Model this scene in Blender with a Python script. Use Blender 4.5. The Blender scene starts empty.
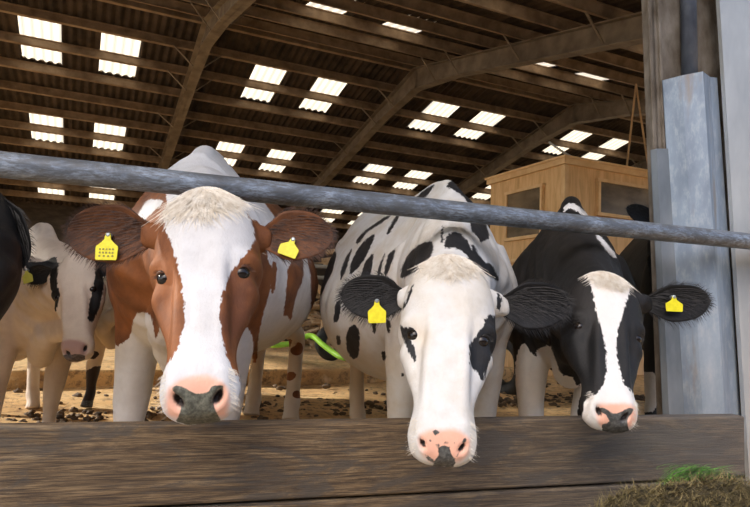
import bpy, bmesh, math, random
import numpy as np
from math import sin, cos, tan, atan, pi, radians, sqrt
from mathutils import Vector, Matrix
from mathutils.bvhtree import BVHTree

scn = bpy.context.scene
COL = scn.collection
rnd = random.Random(7)
nr = np.random.RandomState(11)

# ------------------------------------------------------------------ camera
FOC = 620.0
ROLL = atan(.04)
TILT = atan(56.5 * cos(ROLL) / FOC)
CAM = np.array([0, 0, .72])
Fw = np.array([0, cos(TILT), sin(TILT)])
_u0 = np.array([0, -sin(TILT), cos(TILT)]); _r0 = np.array([1., 0, 0])
Rt = _r0 * cos(ROLL) + _u0 * sin(ROLL)
Up = _u0 * cos(ROLL) - _r0 * sin(ROLL)
def ray(x, y): return Fw + (x - 375) / FOC * Rt + (253.5 - y) / FOC * Up
def P(x, y, Y):
    r = ray(x, y); return CAM + r * (Y / r[1])
def atz(x, y, z):
    r = ray(x, y); return CAM + r * ((z - CAM[2]) / r[2])
def onplane(x, y, o, n):
    r = ray(x, y); return CAM + r * (np.dot(np.array(o) - CAM, n) / np.dot(r, n))
cd = bpy.data.cameras.new('camera'); cam = bpy.data.objects.new('camera', cd); COL.objects.link(cam)
cd.sensor_width = 36; cd.lens = 36 * FOC / 750; cd.clip_start = .05
M = Matrix(((Rt[0], Up[0], -Fw[0], CAM[0]), (Rt[1], Up[1], -Fw[1], CAM[1]), (Rt[2], Up[2], -Fw[2], CAM[2]), (0, 0, 0, 1)))
cam.matrix_world = M
scn.camera = cam
scn.view_settings.view_transform = 'Standard'
scn.view_settings.look = 'None'
scn.view_settings.gamma = 1
scn.view_settings.use_curve_mapping = False
scn.view_settings.exposure = 0.0

# barn directions
PH = radians(25)
E = np.array([cos(PH), sin(PH), 0]); N = np.array([-sin(PH), cos(PH), 0]); Z = np.array([0, 0, 1.])
def B(e, n, z): return e * E + n * N + z * Z

# ------------------------------------------------------------------ node helpers
def mat(name):
    m = bpy.data.materials.new(name); m.use_nodes = True
    nt = m.node_tree; b = nt.nodes['Principled BSDF']
    return m, nt, b
def nd(nt, t, **k):
    n = nt.nodes.new(t)
    for a, v in k.items():
        if a.startswith('i_'):
            key = a[2:]
            key = int(key) if key.isdigit() else key.replace('_', ' ')
            n.inputs[key].default_value = v
        else: setattr(n, a, v)
    return n
def coords(nt, scale=(1, 1, 1), rot=(0, 0, 0)):
    tc = nd(nt, 'ShaderNodeTexCoord'); mp = nd(nt, 'ShaderNodeMapping')
    mp.inputs['Scale'].default_value = scale; mp.inputs['Rotation'].default_value = rot
    nt.links.new(tc.outputs['Object'], mp.inputs['Vector']); return mp.outputs[0]
def noise(nt, vec, scale, detail=4, rough=.55, dist=0):
    n = nd(nt, 'ShaderNodeTexNoise'); n.inputs['Scale'].default_value = scale
    n.inputs['Detail'].default_value = detail; n.inputs['Roughness'].default_value = rough
    n.inputs['Distortion'].default_value = dist
    nt.links.new(vec, n.inputs['Vector']); return n.outputs['Fac']
def ramp(nt, fac, stops):
    r = nd(nt, 'ShaderNodeValToRGB')
    el = r.color_ramp.elements
    while len(el) > 1: el.remove(el[-1])
    el[0].position = stops[0][0]; el[0].color = (*stops[0][1], 1)
    for p, c in stops[1:]:
        e = el.new(p); e.color = (*c, 1)
    nt.links.new(fac, r.inputs[0]); return r.outputs[0]
def mix(nt, fac, a, b, mode='MIX'):
    m = nd(nt, 'ShaderNodeMix', data_type='RGBA', blend_type=mode)
    for sock, v in ((m.inputs[0], fac), (m.inputs[6], a), (m.inputs[7], b)):
        if hasattr(v, 'links') or hasattr(v, 'is_linked'): nt.links.new(v, sock)
        elif isinstance(v, (int, float)): sock.default_value = v
        else: sock.default_value = (*v, 1)
    return m.outputs[2]
def math_(nt, op, a, b=None, c=None):
    m = nd(nt, 'ShaderNodeMath', operation=op)
    for i, v in enumerate((a, b, c)):
        if v is None: continue
        if hasattr(v, 'is_linked'): nt.links.new(v, m.inputs[i])
        else: m.inputs[i].default_value = v
    return m.outputs[0]
def bump(nt, b, h, strength=.3, dist=.01):
    n = nd(nt, 'ShaderNodeBump'); n.inputs['Strength'].default_value = strength
    n.inputs['Distance'].default_value = dist
    nt.links.new(h, n.inputs['Height']); nt.links.new(n.outputs[0], b.inputs['Normal'])
def simple(name, c1, c2, scale=8, stretch=(1, 1, 1), rough=.7, metal=0, bs=.3, bd=.004, detail=5, lo=.35, hi=.65):
    m, nt, b = mat(name)
    v = coords(nt, stretch); f = noise(nt, v, scale, detail)
    nt.links.new(ramp(nt, f, [(lo, c1), (hi, c2)]), b.inputs['Base Color'])
    b.inputs['Roughness'].default_value = rough; b.inputs['Metallic'].default_value = metal
    if bs: bump(nt, b, noise(nt, v, scale * 5, 4), bs, bd)
    return m

# ------------------------------------------------------------------ mesh helpers
def mesh_obj(name, verts, faces, m, parent=None, smooth=False, origin=None):
    me = bpy.data.meshes.new(name)
    verts = np.asarray(verts, float)
    if origin is not None: verts = verts - np.asarray(origin)
    me.from_pydata(verts.tolist(), [], faces); me.update()
    if smooth: me.polygons.foreach_set('use_smooth', [True] * len(me.polygons))
    o = bpy.data.objects.new(name, me); COL.objects.link(o)
    for mm in (m if isinstance(m, (list, tuple)) else [m]): me.materials.append(mm)
    if parent is not None:
        o.parent = parent
        if origin is not None: o.location = Vector(origin) - parent.location
        else: o.location = -parent.location
    elif origin is not None: o.location = Vector(origin)
    return o
def tag(o, label=None, cat=None, group=None, kind=None):
    if label: o['label'] = label
    if cat: o['category'] = cat
    if group: o['group'] = group
    if kind: o['kind'] = kind
    return o
class MB:
    def __init__(s): s.v = []; s.f = []
    def add(s, v, f):
        k = len(s.v); s.v += [tuple(map(float, p)) for p in v]; s.f += [tuple(i + k for i in q) for q in f]; return s
    def box(s, c, ax, ay, az):      # centre and half-axis vectors
        c, ax, ay, az = map(lambda q: np.array(q, float), (c, ax, ay, az))
        v = [c + i * ax + j * ay + k * az for i in (-1, 1) for j in (-1, 1) for k in (-1, 1)]
        return s.add(v, [(0, 1, 3, 2), (4, 6, 7, 5), (0, 4, 5, 1), (2, 3, 7, 6), (0, 2, 6, 4), (1, 5, 7, 3)])
    def bar(s, a, b, w, h, up=Z):   # rectangular bar from a to b, w across, h along up
        a = np.array(a, float); b = np.array(b, float); d = b - a; L = np.linalg.norm(d); d = d / L
        sd = np.cross(d, up); sd /= np.linalg.norm(sd); u = np.cross(sd, d)
        return s.box((a + b) / 2, d * L / 2, sd * w / 2, u * h / 2)
    def prism(s, pts, n):           # closed outline extruded along vector n
        k = len(pts); pts = [np.array(p, float) for p in pts]; n = np.array(n, float)
        return s.add(pts + [p + n for p in pts],
                     [tuple(range(k))[::-1], tuple(range(k, 2 * k))] + [(i, (i + 1) % k, (i + 1) % k + k, i + k) for i in range(k)])
    def tube(s, pts, r, seg=16, cap=True):
        pts = [np.array(p, float) for p in pts]; n = len(pts)
        rs = r if hasattr(r, '__len__') else [r] * n
        k0 = len(s.v); prev = None
        for i, p in enumerate(pts):
            d = pts[min(i + 1, n - 1)] - pts[max(i - 1, 0)]; d /= np.linalg.norm(d)
            if prev is None:
                a = np.cross(d, Z if abs(d[2]) < .9 else E)
            else: a = prev - d * np.dot(prev, d)
            a /= np.linalg.norm(a); prev = a; b = np.cross(d, a)
            for j in range(seg):
                t = 2 * pi * j / seg; s.v.append(tuple(p + rs[i] * (a * cos(t) + b * sin(t))))
        for i in range(n - 1):
            for j in range(seg):
                a0 = k0 + i * seg + j; a1 = k0 + i * seg + (j + 1) % seg
                s.f.append((a0, a1, a1 + seg, a0 + seg))
        if cap:
            s.f.append(tuple(range(k0 + seg - 1, k0 - 1, -1))); s.f.append(tuple(range(k0 + (n - 1) * seg, k0 + n * seg)))
        return s
    def build(s, name, m, parent=None, smooth=False, origin=None): return mesh_obj(name, s.v, s.f, m, parent, smooth, origin)
def empty(name, loc):
    o = bpy.data.objects.new(name, None); COL.objects.link(o); o.location = Vector(loc); o.empty_display_size = .1; return o
def bevel(o, w=.004, seg=2):
    md = o.modifiers.new('bevel', 'BEVEL'); md.width = w; md.segments = seg; md.limit_method = 'ANGLE'; return o
def spline(pts, n):
    pts = [np.array(p, float) for p in pts]; out = []
    q = [2 * pts[0] - pts[1]] + pts + [2 * pts[-1] - pts[-2]]
    for i in range(1, len(q) - 2):
        for k in range(n):
            t = k / n; a, b, c, d = q[i - 1], q[i], q[i + 1], q[i + 2]
            out.append(.5 * (2 * b + (c - a) * t + (2 * a - 5 * b + 4 * c - d) * t * t + (3 * b - a - 3 * c + d) * t ** 3))
    out.append(pts[-1]); return out

# ------------------------------------------------------------------ materials
M_rail, nt, b = mat('weathered_galvanised_pipe')
v = coords(nt, (.6, 1, 1.6)); f1 = noise(nt, v, 11, 7, .75, .6); f2 = noise(nt, coords(nt, (.5, 1, 3)), 70, 5, .7)
c = ramp(nt, f1, [(.28, (.06, .06, .06)), (.42, (.13, .15, .18)), (.54, (.26, .31, .38)), (.63, (.36, .42, .50)), (.70, (.24, .20, .15)), (.8, (.34, .29, .22))])
c = mix(nt, ramp(nt, f2, [(.42, (0, 0, 0)), (.62, (1, 1, 1))]), c, (.12, .125, .13))
nt.links.new(c, b.inputs['Base Color']); b.inputs['Metallic'].default_value = .3; b.inputs['Roughness'].default_value = .48
bump(nt, b, f2, .4, .002)

M_galv, nt, b = mat('galvanised_sheet')
v = coords(nt, (1, 1, .35)); f1 = noise(nt, v, 5, 7, .65); f2 = noise(nt, v, 40, 4, .7)
c = ramp(nt, f1, [(.3, (.17, .21, .27)), (.55, (.31, .38, .47)), (.72, (.45, .52, .60))])
c = mix(nt, math_(nt, 'MULTIPLY', ramp(nt, f2, [(.5, (0, 0, 0)), (.7, (1, 1, 1))]), .35), c, (.55, .56, .56))
v3 = coords(nt, (3, 3, .5)); st = ramp(nt, noise(nt, v3, 4, 6, .6), [(.58, (0, 0, 0)), (.7, (1, 1, 1))])
c = mix(nt, math_(nt, 'MULTIPLY', st, .6), c, (.27, .19, .11))
nt.links.new(c, b.inputs['Base Color']); b.inputs['Metallic'].default_value = .3; b.inputs['Roughness'].default_value = .5
bump(nt, b, f2, .15, .002)

M_galvdark = simple('dull_galvanised_sheet', (.12, .145, .17), (.25, .28, .31), 6, (1, 1, .4), .6, .2, .2)
M_galvlight = simple('light_galvanised_sheet', (.40, .42, .43), (.54, .56, .56), 6, (1, 1, .4), .5, .25, .1)
M_rust = simple('rusty_column_steel', (.10, .075, .05), (.25, .215, .175), 14, (1, 1, .5), .85, .1, .5)
M_pipe = simple('dark_blue_pipe', (.05, .06, .085), (.15, .17, .21), 10, (1, 1, .5), .45, .3, .3)
M_conc = simple('concrete', (.20, .175, .145), (.34, .31, .27), 7, rough=.9, bs=.5)

M_board, nt, b = mat('old_timber_board')
v = coords(nt, (1.0, 6, 9)); f1 = noise(nt, v, 3.4, 10, .72, 1.6)
v2 = coords(nt, (1.1, 3, 4.2)); f2 = noise(nt, v2, 3.1, 9, .72, .8)
vf = coords(nt, (2.2, 50, 110)); f3 = noise(nt, vf, 3.2, 8, .7, .8)
f4 = noise(nt, coords(nt, (6, 30, 60)), 8, 5, .7)
c = ramp(nt, f1, [(.30, (.045, .030, .018)), (.43, (.145, .096, .050)), (.55, (.245, .168, .090)), (.70, (.39, .285, .165))])
c = mix(nt, ramp(nt, f3, [(.42, (.95, .95, .95)), (.55, (0, 0, 0))]), c, (.045, .030, .020))
c = mix(nt, math_(nt, 'MULTIPLY', ramp(nt, f2, [(.49, (0, 0, 0)), (.57, (1, 1, 1))]), .8), c, mix(nt, f4, (.02, .018, .016), (.13, .11, .09)))
sx = nd(nt, 'ShaderNodeSeparateXYZ'); nt.links.new(coords(nt), sx.inputs[0])
grey = nd(nt, 'ShaderNodeMapRange', i_1=.1, i_2=1.1); nt.links.new(sx.outputs[0], grey.inputs[0])
c = mix(nt, math_(nt, 'MULTIPLY', grey.outputs[0], .6), c, mix(nt, f1, (.075, .07, .066), (.19, .175, .16)))
nt.links.new(c, b.inputs['Base Color']); b.inputs['Roughness'].default_value = .78
bump(nt, b, math_(nt, 'ADD', f1, math_(nt, 'MULTIPLY', f3, .6)), .6, .006)

M_roof = simple('brown_fibre_cement_sheet', (.018, .012, .008), (.062, .042, .029), 3, (1, 1, 1), .95, 0, .2)
M_purlin = simple('purlin_timber', (.17, .115, .07), (.30, .22, .145), 5, (1, 1, 1), .8, 0, .2)
M_steel = simple('dusty_frame_steel', (.13, .10, .07), (.23, .19, .14), 4, rough=.75, metal=0, bs=.2)
M_clad = simple('dark_wall_boarding', (.03, .023, .017), (.07, .053, .04), 3, (1, 1, 3), .9)
M_ply, nt, b = mat('varnished_plywood')
v = coords(nt, (6, 6, .8)); f = noise(nt, v, 3, 7, .6, .6)
nt.links.new(ramp(nt, f, [(.3, (.60, .37, .16)), (.5, (.76, .50, .24)), (.7, (.86, .61, .33))]), b.inputs['Base Color'])
b.inputs['Roughness'].default_value = .55
M_plytrim = simple('pale_wood_trim', (.72, .48, .24), (.84, .61, .34), 8, (1, 1, 1), .6, 0, 0)
M_glass, nt, b = mat('dusty_window')
b.inputs['Base Color'].default_value = (.13, .10, .06, 1); b.inputs['Roughness'].default_value = .22; b.inputs['Metallic'].default_value = 0
f = noise(nt, coords(nt, (1, 1, 2)), 2, 5); nt.links.new(ramp(nt, f, [(.4, (.10, .075, .045)), (.65, (.24, .18, .11))]), b.inputs['Base Color'])

M_sky, nt, b = mat('translucent_rooflight')
nt.nodes.remove(b)
tr = nd(nt, 'ShaderNodeBsdfTranslucent'); tr.inputs[0].default_value = (.84, .71, .50, 1)
df = nd(nt, 'ShaderNodeBsdfDiffuse'); df.inputs[0].default_value = (.8, .76, .68, 1)
ms = nd(nt, 'ShaderNodeMixShader'); ms.inputs[0].default_value = .2
nt.links.new(tr.outputs[0], ms.inputs[1]); nt.links.new(df.outputs[0], ms.inputs[2])
nt.links.new(ms.outputs[0], nt.nodes['Material Output'].inputs[0])

M_floor, nt, b = mat('sandy_straw_floor')
v = coords(nt, (1, 1, 1)); f1 = noise(nt, v, 1.6, 8, .65); f2 = noise(nt, v, 18, 6, .75); f3 = noise(nt, v, 5, 5, .6)
c = ramp(nt, f1, [(.3, (.50, .29, .12)), (.5, (.72, .46, .20)), (.7, (.86, .61, .31))])
c = mix(nt, ramp(nt, f2, [(.36, (.9, .9, .9)), (.5, (0, 0, 0))]), c, (.24, .14, .07))
c = mix(nt, ramp(nt, f3, [(.60, (0, 0, 0)), (.72, (1, 1, 1))]), c, (.82, .62, .36))
nt.links.new(c, b.inputs['Base Color']); b.inputs['Roughness'].default_value = .95
bump(nt, b, f2, 1.0, .03)
M_muck = simple('dark_muck', (.05, .032, .018), (.20, .13, .07), 14, rough=.8, bs=.8, bd=.01)
M_wet = simple('wet_dark_floor', (.05, .035, .022), (.16, .105, .06), 8, rough=.7, bs=.6, bd=.01)
M_kerb = simple('dusty_kerb', (.42, .29, .16), (.60, .44, .26), 5, rough=.9)
M_tag, nt, b = mat('yellow_plastic'); b.inputs['Roughness'].default_value = .38
f = noise(nt, coords(nt), 90, 3); nt.links.new(ramp(nt, f, [(.4, (.78, .70, .02)), (.7, (.90, .82, .03))]), b.inputs['Base Color'])
M_tagold = simple('faded_yellow_plastic', (.42, .42, .06), (.55, .52, .10), 40, rough=.5, bs=0)
M_print = simple('tag_print', (.20, .17, .03), (.42, .36, .04), 300, rough=.5, bs=0)
M_stud = simple('grey_stud', (.35, .40, .42), (.5, .55, .56), 40, rough=.35, metal=.6, bs=0)
M_eye, nt, b = mat('wet_dark_eye'); b.inputs['Base Color'].default_value = (.012, .008, .006, 1); b.inputs['Roughness'].default_value = .14
b.inputs['Specular IOR Level'].default_value = .4
M_lime = simple('lime_green_hose', (.35, .75, .05), (.45, .85, .08), 10, rough=.4, bs=0)
M_tan = simple('tan_pipe', (.42, .26, .12), (.58, .38, .20), 8, rough=.6, bs=.2)
M_tyre = simple('black_rubber', (.012, .012, .012), (.035, .033, .03), 10, rough=.7, bs=.3)
M_branch = simple('pale_branch_wood', (.36, .24, .13), (.60, .45, .28), 12, (1, 1, 1), .8)
M_grass = simple('fresh_grass', (.06, .24, .015), (.20, .55, .07), 30, rough=.5, bs=0)
M_hay = simple('silage', (.08, .065, .02), (.34, .26, .11), 45, rough=.8, bs=0, lo=.3, hi=.7)
M_haydark = simple('silage_base', (.05, .04, .018), (.22, .17, .08), 60, rough=.9, bs=1, bd=.02)

def coat(name, white, dark, white2=None, dark2=None, nose=(.055, .055, .052), pink=(.74, .41, .30), edge=.004):
    m, nt, b = mat(name)
    def attr(n):
        a = nd(nt, 'ShaderNodeAttribute'); a.attribute_name = n; return a.outputs['Fac']
    vh = coords(nt, (1, 1, .45)); fe = noise(nt, vh, 110, 3, .6); fb = noise(nt, coords(nt, (1, 1, .25)), 260, 3, .7)
    fl = noise(nt, coords(nt), 7, 5, .6); fm = noise(nt, coords(nt), 30, 4, .6)
    d = math_(nt, 'ADD', attr('dark'), math_(nt, 'MULTIPLY', math_(nt, 'SUBTRACT', fe, .5), edge * 5))
    dm = nd(nt, 'ShaderNodeMapRange', interpolation_type='SMOOTHSTEP', i_1=-.0016, i_2=.0016); nt.links.new(d, dm.inputs[0])
    w2 = white2 or tuple(x * .82 for x in white); d2 = dark2 or tuple(x * .6 for x in dark)
    wc = mix(nt, ramp(nt, fl, [(.42, (0, 0, 0)), (.66, (1, 1, 1))]), white, w2)
    wc = mix(nt, math_(nt, 'MULTIPLY', ramp(nt, fm, [(.5, (0, 0, 0)), (.75, (1, 1, 1))]), .25), wc, tuple(x * .75 for x in w2))
    tn = nd(nt, 'ShaderNodeMapRange', interpolation_type='SMOOTHSTEP', i_1=-.03, i_2=.04); nt.links.new(attr('tan'), tn.inputs[0])
    wc = mix(nt, math_(nt, 'MULTIPLY', tn.outputs[0], .75), wc, (.70, .55, .38))
    dc = mix(nt, ramp(nt, fl, [(.38, (0, 0, 0)), (.62, (1, 1, 1))]), dark, d2)
    c = mix(nt, dm.outputs[0], wc, dc)
    c = mix(nt, math_(nt, 'MULTIPLY', attr('inner'), .8), c, mix(nt, ramp(nt, noise(nt, coords(nt), 22, 4), [(.4, (0, 0, 0)), (.7, (1, 1, 1))]), tuple(x * .28 for x in dark), tuple(x * .75 for x in dark)))
    fine = math_(nt, 'MULTIPLY', math_(nt, 'SUBTRACT', fm, .5), .014)
    pm = nd(nt, 'ShaderNodeMapRange', interpolation_type='SMOOTHSTEP', i_1=-.006, i_2=.008); nt.links.new(math_(nt, 'ADD', attr('pink'), fine), pm.inputs[0])
    c = mix(nt, pm.outputs[0], c, mix(nt, fm, pink, tuple(min(1, x * 1.25) for x in pink)))
    nm = nd(nt, 'ShaderNodeMapRange', interpolation_type='SMOOTHSTEP', i_1=-.001, i_2=.0015); nt.links.new(math_(nt, 'ADD', attr('nose'), fine), nm.inputs[0])
    c = mix(nt, nm.outputs[0], c, mix(nt, ramp(nt, noise(nt, coords(nt), 130, 4), [(.4, (0, 0, 0)), (.7, (1, 1, 1))]), nose, tuple(x * 2.6 for x in nose)))
    hm = nd(nt, 'ShaderNodeMapRange', interpolation_type='SMOOTHSTEP', i_1=-.002, i_2=.003); nt.links.new(attr('hole'), hm.inputs[0])
    c = mix(nt, hm.outputs[0], c, (.02, .012, .01))
    nt.links.new(c, b.inputs['Base Color'])
    b.inputs['Specular IOR Level'].default_value = .35
    rr = nd(nt, 'ShaderNodeMapRange', i_3=.62, i_4=.32); nt.links.new(pm.outputs[0], rr.inputs[0]); nt.links.new(rr.outputs[0], b.inputs['Roughness'])
    bump(nt, b, math_(nt, 'ADD', fb, math_(nt, 'MULTIPLY', fe, .8)), .35, .0035)
    return m
def hairmat(name, c1, c2): return simple(name, c1, c2, 60, rough=.6, bs=0)

# ------------------------------------------------------------------ the barn
RZ = 5.36; AL = radians(12.8)
o2 = atz(410, 62, RZ); RN = float(o2 @ N)
S1 = N * cos(AL) - Z * sin(AL); S2 = -N * cos(AL) - Z * sin(AL)
O = B(0, RN, RZ)
UP1 = np.cross(S1, E) ; UP1 = UP1 if UP1[2] > 0 else -UP1
UP2 = np.cross(S2, E); UP2 = UP2 if UP2[2] > 0 else -UP2
FR = [1.5 + 3.86 * k for k in range(-2, 4)]
PITCH = .14; ST = PITCH / 6
e0, e1 = -6.3, 14.9
SL = 9.7
def seg_e(x): return int(round((x - e0) / ST))
sky_e = []
for fr in FR[:-1]:
    for a in (1.08, 2.32): sky_e.append((seg_e(fr + a), seg_e(fr + a + .62)))
sky_s = [(1.10, 2.40), (4.28, 5.66), (7.66, 9.16)]
def corr(i): return .022 * cos(2 * pi * i / 6)
def slope(S, U, name):
    nE = seg_e(e1); brk = [0.0]
    for a, b_ in sky_s: brk += [a, b_]
    brk.append(SL); V = []; Fc = []
    mask = np.zeros(nE, bool)
    for a, b_ in sky_e: mask[a:b_] = True
    for s in brk:
        for i in range(nE + 1):
            V.append(O + E * (e0 + i * ST) + S * s + U * (.10 + corr(i)))
    for k in range(len(brk) - 1):
        for i in range(nE):
            if k % 2 == 1 and mask[i]: continue
            a = k * (nE + 1) + i; Fc.append((a, a + 1, a + nE + 2, a + nE + 1))
    return mesh_obj(name, V, Fc, M_roof)
tag(slope(S1, UP1, 'ceiling'), kind='structure'); tag(slope(S2, UP2, 'ceiling'), kind='structure')
wn = 0
for S, U in ((S1, UP1), (S2, UP2)):
    for a, b_ in sky_e:
        for s0, s1 in sky_s:
            wn += 1; V = []; Fc = []
            for s in (s0 - .03, s1 + .05):
                for i in range(a - 1, b_ + 2): V.append(O + E * (e0 + i * ST) + S * s + U * (.108 + .45 * corr(i)))
            n = b_ + 3 - a
            for i in range(n - 1): Fc.append((i, i + 1, n + i + 1, n + i))
            tag(mesh_obj('window_%d' % wn, V, Fc, M_sky), kind='structure')
# purlins
ORD = ['first', 'second', 'third', 'fourth', 'fifth', 'sixth', 'seventh', 'eighth', 'ninth', 'tenth', 'eleventh', 'twelfth', 'thirteenth']
for S, U, side in ((S1, UP1, 'far'), (S2, UP2, 'near')):
    for k in range(12):
        s = .12 + .795 * k
        # Z-section rail: web plus two small lips
        p = O + S * s + U * .0
        m = MB(); c0 = p + E * e0; L = E * (e1 - e0)
        prof = [(-.028, .075), (.028, .075), (.028, .06), (.012, .06), (.012, -.06), (.045, -.06), (.045, -.075), (-.012, -.075), (-.012, .06), (-.028, .06)]
        m.prism([c0 + S * a + U * b_ for a, b_ in prof], L)
        o = m.build('roof_purlin', M_purlin)
        tag(o, 'long brown roof purlin on the %s slope, %s down from the ridge' % (side, ORD[k]), 'purlin', 'purlins under the barn roof')
# rafters: one portal per frame
WN_ = ['far left', 'left', 'third from left', 'middle right', 'right', 'rear right', 'rearmost', 'last']
def ibeam(m, a, b_, dirn, U, d0, d1, w, t=.015):
    # tapered I section hanging below the line a-b along -U
    a = np.array(a); b_ = np.array(b_)
    for (x0, x1) in ((0, t), (None, None)):
        pass
    V = [a, b_, b_ - U * d1, a - U * d0]
    m.prism([q - E * t / 2 for q in V], E * t)
    for sgn in (0, 1):
        A = a - U * (d0 * sgn); Bq = b_ - U * (d1 * sgn)
        m.prism([A - E * w / 2, Bq - E * w / 2, Bq + E * w / 2, A + E * w / 2], -U * t * (1 if sgn == 0 else -1))
    return m
near_n = 1.15
for k, fr in enumerate(FR):
    apex = O + E * fr - Z * .09
    root = empty('roof_rafter', B(fr, RN, RZ - .3))
    lab = ['portal rafter of the frame just left of the picture', 'outermost portal rafter on the left', 'slender rafter running down behind the red cow',
           'roof rafter whose apex shows over the white spotted cow', 'roof rafter whose apex shows above the plywood cabin', 'roof rafter hidden mostly behind the steel column',
           'roof rafter beyond the steel column', 'last roof rafter at the far right gable'][k]
    tag(root, lab, 'rafter', 'portal frames of the barn')
    for S, U, nm in ((S1, UP1, 'far'), (S2, UP2, 'near')):
        m = MB(); st = apex - U * 0; 
        ibeam(m, st, st + S * 1.5, S, U, .42, .30, .17); ibeam(m, st + S * 1.5, st + S * (SL - .25), S, U, .30, .30, .17)
        m.build('beam', M_steel, root)
        for j in (1, 2, 4, 6, 8):
            for sg in (-1, 1):
                s = .12 + .795 * j; q = MB()
                a = O + E * (fr + sg * .07) + S * s - U * (.35 + (.06 if j < 3 else 0)); b2 = O + E * (fr + sg * .42) + S * s - U * .05
                q.bar(a, b2, .035, .012, U); q.build('brace', M_steel, root)
    # far post
    fp = B(fr, RN + (SL - .3) * cos(AL), 0); top = RZ - (SL - .3) * sin(AL) - .1
    q = MB(); q.box(fp + Z * top / 2, E * .09, N * .09, Z * top / 2)
    q.build('post', M_steel, root)
# ridge cap
m = MB(); m.prism([O + E * e0 + Z * .16, O + E * e0 + S1 * .35 + UP1 * .14, O + E * e0 + S1 * .35 + UP1 * .15, O + E * e0 + Z * .175, O + E * e0 + S2 * .35 + UP2 * .15, O + E * e0 + S2 * .35 + UP2 * .14], E * (e1 - e0))
tag(m.build('trim_1', M_roof), kind='structure')
# far wall and gables (boarded)
wf = RN + SL * cos(AL)
hz = RZ - SL * sin(AL)
m = MB(); m.box(B((e0 + e1) / 2, wf + .03, hz / 2), E * (e1 - e0) / 2, N * .03, Z * (hz / 2 + .12)); tag(m.build('wall_far', M_clad), kind='structure')

# ------------------------------------------------------------------ floor
BT = .455                     # top of the board
def fz(x, y):                 # bedding rises gently away from the barrier
    t = np.clip((y - 2.4) / 1.6, 0, 1); z = .10 * t * t * (3 - 2 * t)
    return z
xs = np.linspace(-14, 22, 181); ys = np.concatenate([np.linspace(1.0, 9.5, 150), np.linspace(9.8, 30, 30)])
def pn(x, y, s, seed=0):
    a = 0
    for k in range(5):
        r = np.random.RandomState(seed + k * 7); th = r.rand() * 6.28; ph = r.rand(2) * 6.28
        a = a + sin(0) + np.sin((x * cos(th) + y * sin(th)) * s * (1.6 ** k) + ph[0]) * np.sin((-x * sin(th) + y * cos(th)) * s * 1.2 * (1.6 ** k) + ph[1]) / (1.45 ** k)
    return a
V = []; Fc = []
for y in ys:
    for x in xs: V.append((x, y, fz(x, y) + (.012 * pn(x, y, 3.1) if y > 2.3 else 0)))
nx = len(xs)
for j in range(len(ys) - 1):
    for i in range(nx - 1):
        a = j * nx + i; Fc.append((a, a + 1, a + nx + 1, a + nx))
tag(mesh_obj('floor', V, Fc, M_floor, smooth=True), kind='structure')
m = MB(); m.box((4, -6.99, -.05), (20, 0, 0), (0, 8.0, 0), (0, 0, .05)); tag(m.build('floor', M_conc), kind='structure')
# outside ground beyond the open gables and yard is seen only as bounce
m = MB(); m.box((4, 20, -.35), (90, 0, 0), (0, 90, 0), (0, 0, .1)); tag(m.build('floor', M_conc), kind='structure')

# kerb in front of the cubicles
kp = onplane(228, 347, B(0, 7.6, 0), N); 
ka = atz(200, 352, .12); 
kn = 4.85
kb = MB(); kb.box(B(-2.2, kn + 1.6, .15), E * 6.0, N * 1.6, Z * .07)
tag(bevel(kb.build('cubicle_kerb', M_floor, origin=B(-2, kn + 1.6, .0)), .03, 3), 'long raised sandy kerb under the cubicles behind the cows', 'kerb')

# muck clods on the floor
def blob(c, r, seed, sq=.5):
    q = np.random.RandomState(seed); V = []; Fc = []; n1, n2 = 7, 10
    ph = q.rand(6) * 6.28
    for i in range(n1 + 1):
        t = pi * i / n1
        for j in range(n2):
            a = 2 * pi * j / n2
            rr = r * (1 + .22 * sin(2 * a + ph[0]) + .15 * sin(3 * a + ph[1] + 2 * t) + .12 * sin(5 * t + ph[2] + a))
            V.append((c[0] + rr * sin(t) * cos(a) * 1.3, c[1] + rr * sin(t) * sin(a), c[2] + rr * sq * cos(t)))
    for i in range(n1):
        for j in range(n2):
            a = i * n2 + j; b_ = i * n2 + (j + 1) % n2; Fc.append((a, b_, b_ + n2, a + n2))
    return V, Fc
mm = MB()
q = np.random.RandomState(3)
for k in range(1900):
    n_ = q.normal(3.72, .12) if k < 1700 else q.uniform(3.9, 4.75); e_ = q.uniform(-3.6, 4.2)
    if sin(e_ * 5.1) + sin(e_ * 2.3 + 1) < -1.1 and k < 1700: continue
    if 4.3 < e_ : continue
    c_ = B(e_, n_, 0); r = q.uniform(.005, .017) * (1.5 if q.rand() < .1 else 1); mm.add(*blob((c_[0], c_[1], fz(c_[0], c_[1]) + r * .3), r, k, .7))
tag(mm.build('muck_clods', M_muck, smooth=True), 'dark muck and clods strewn over the sandy floor', 'muck', kind='stuff')
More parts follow.
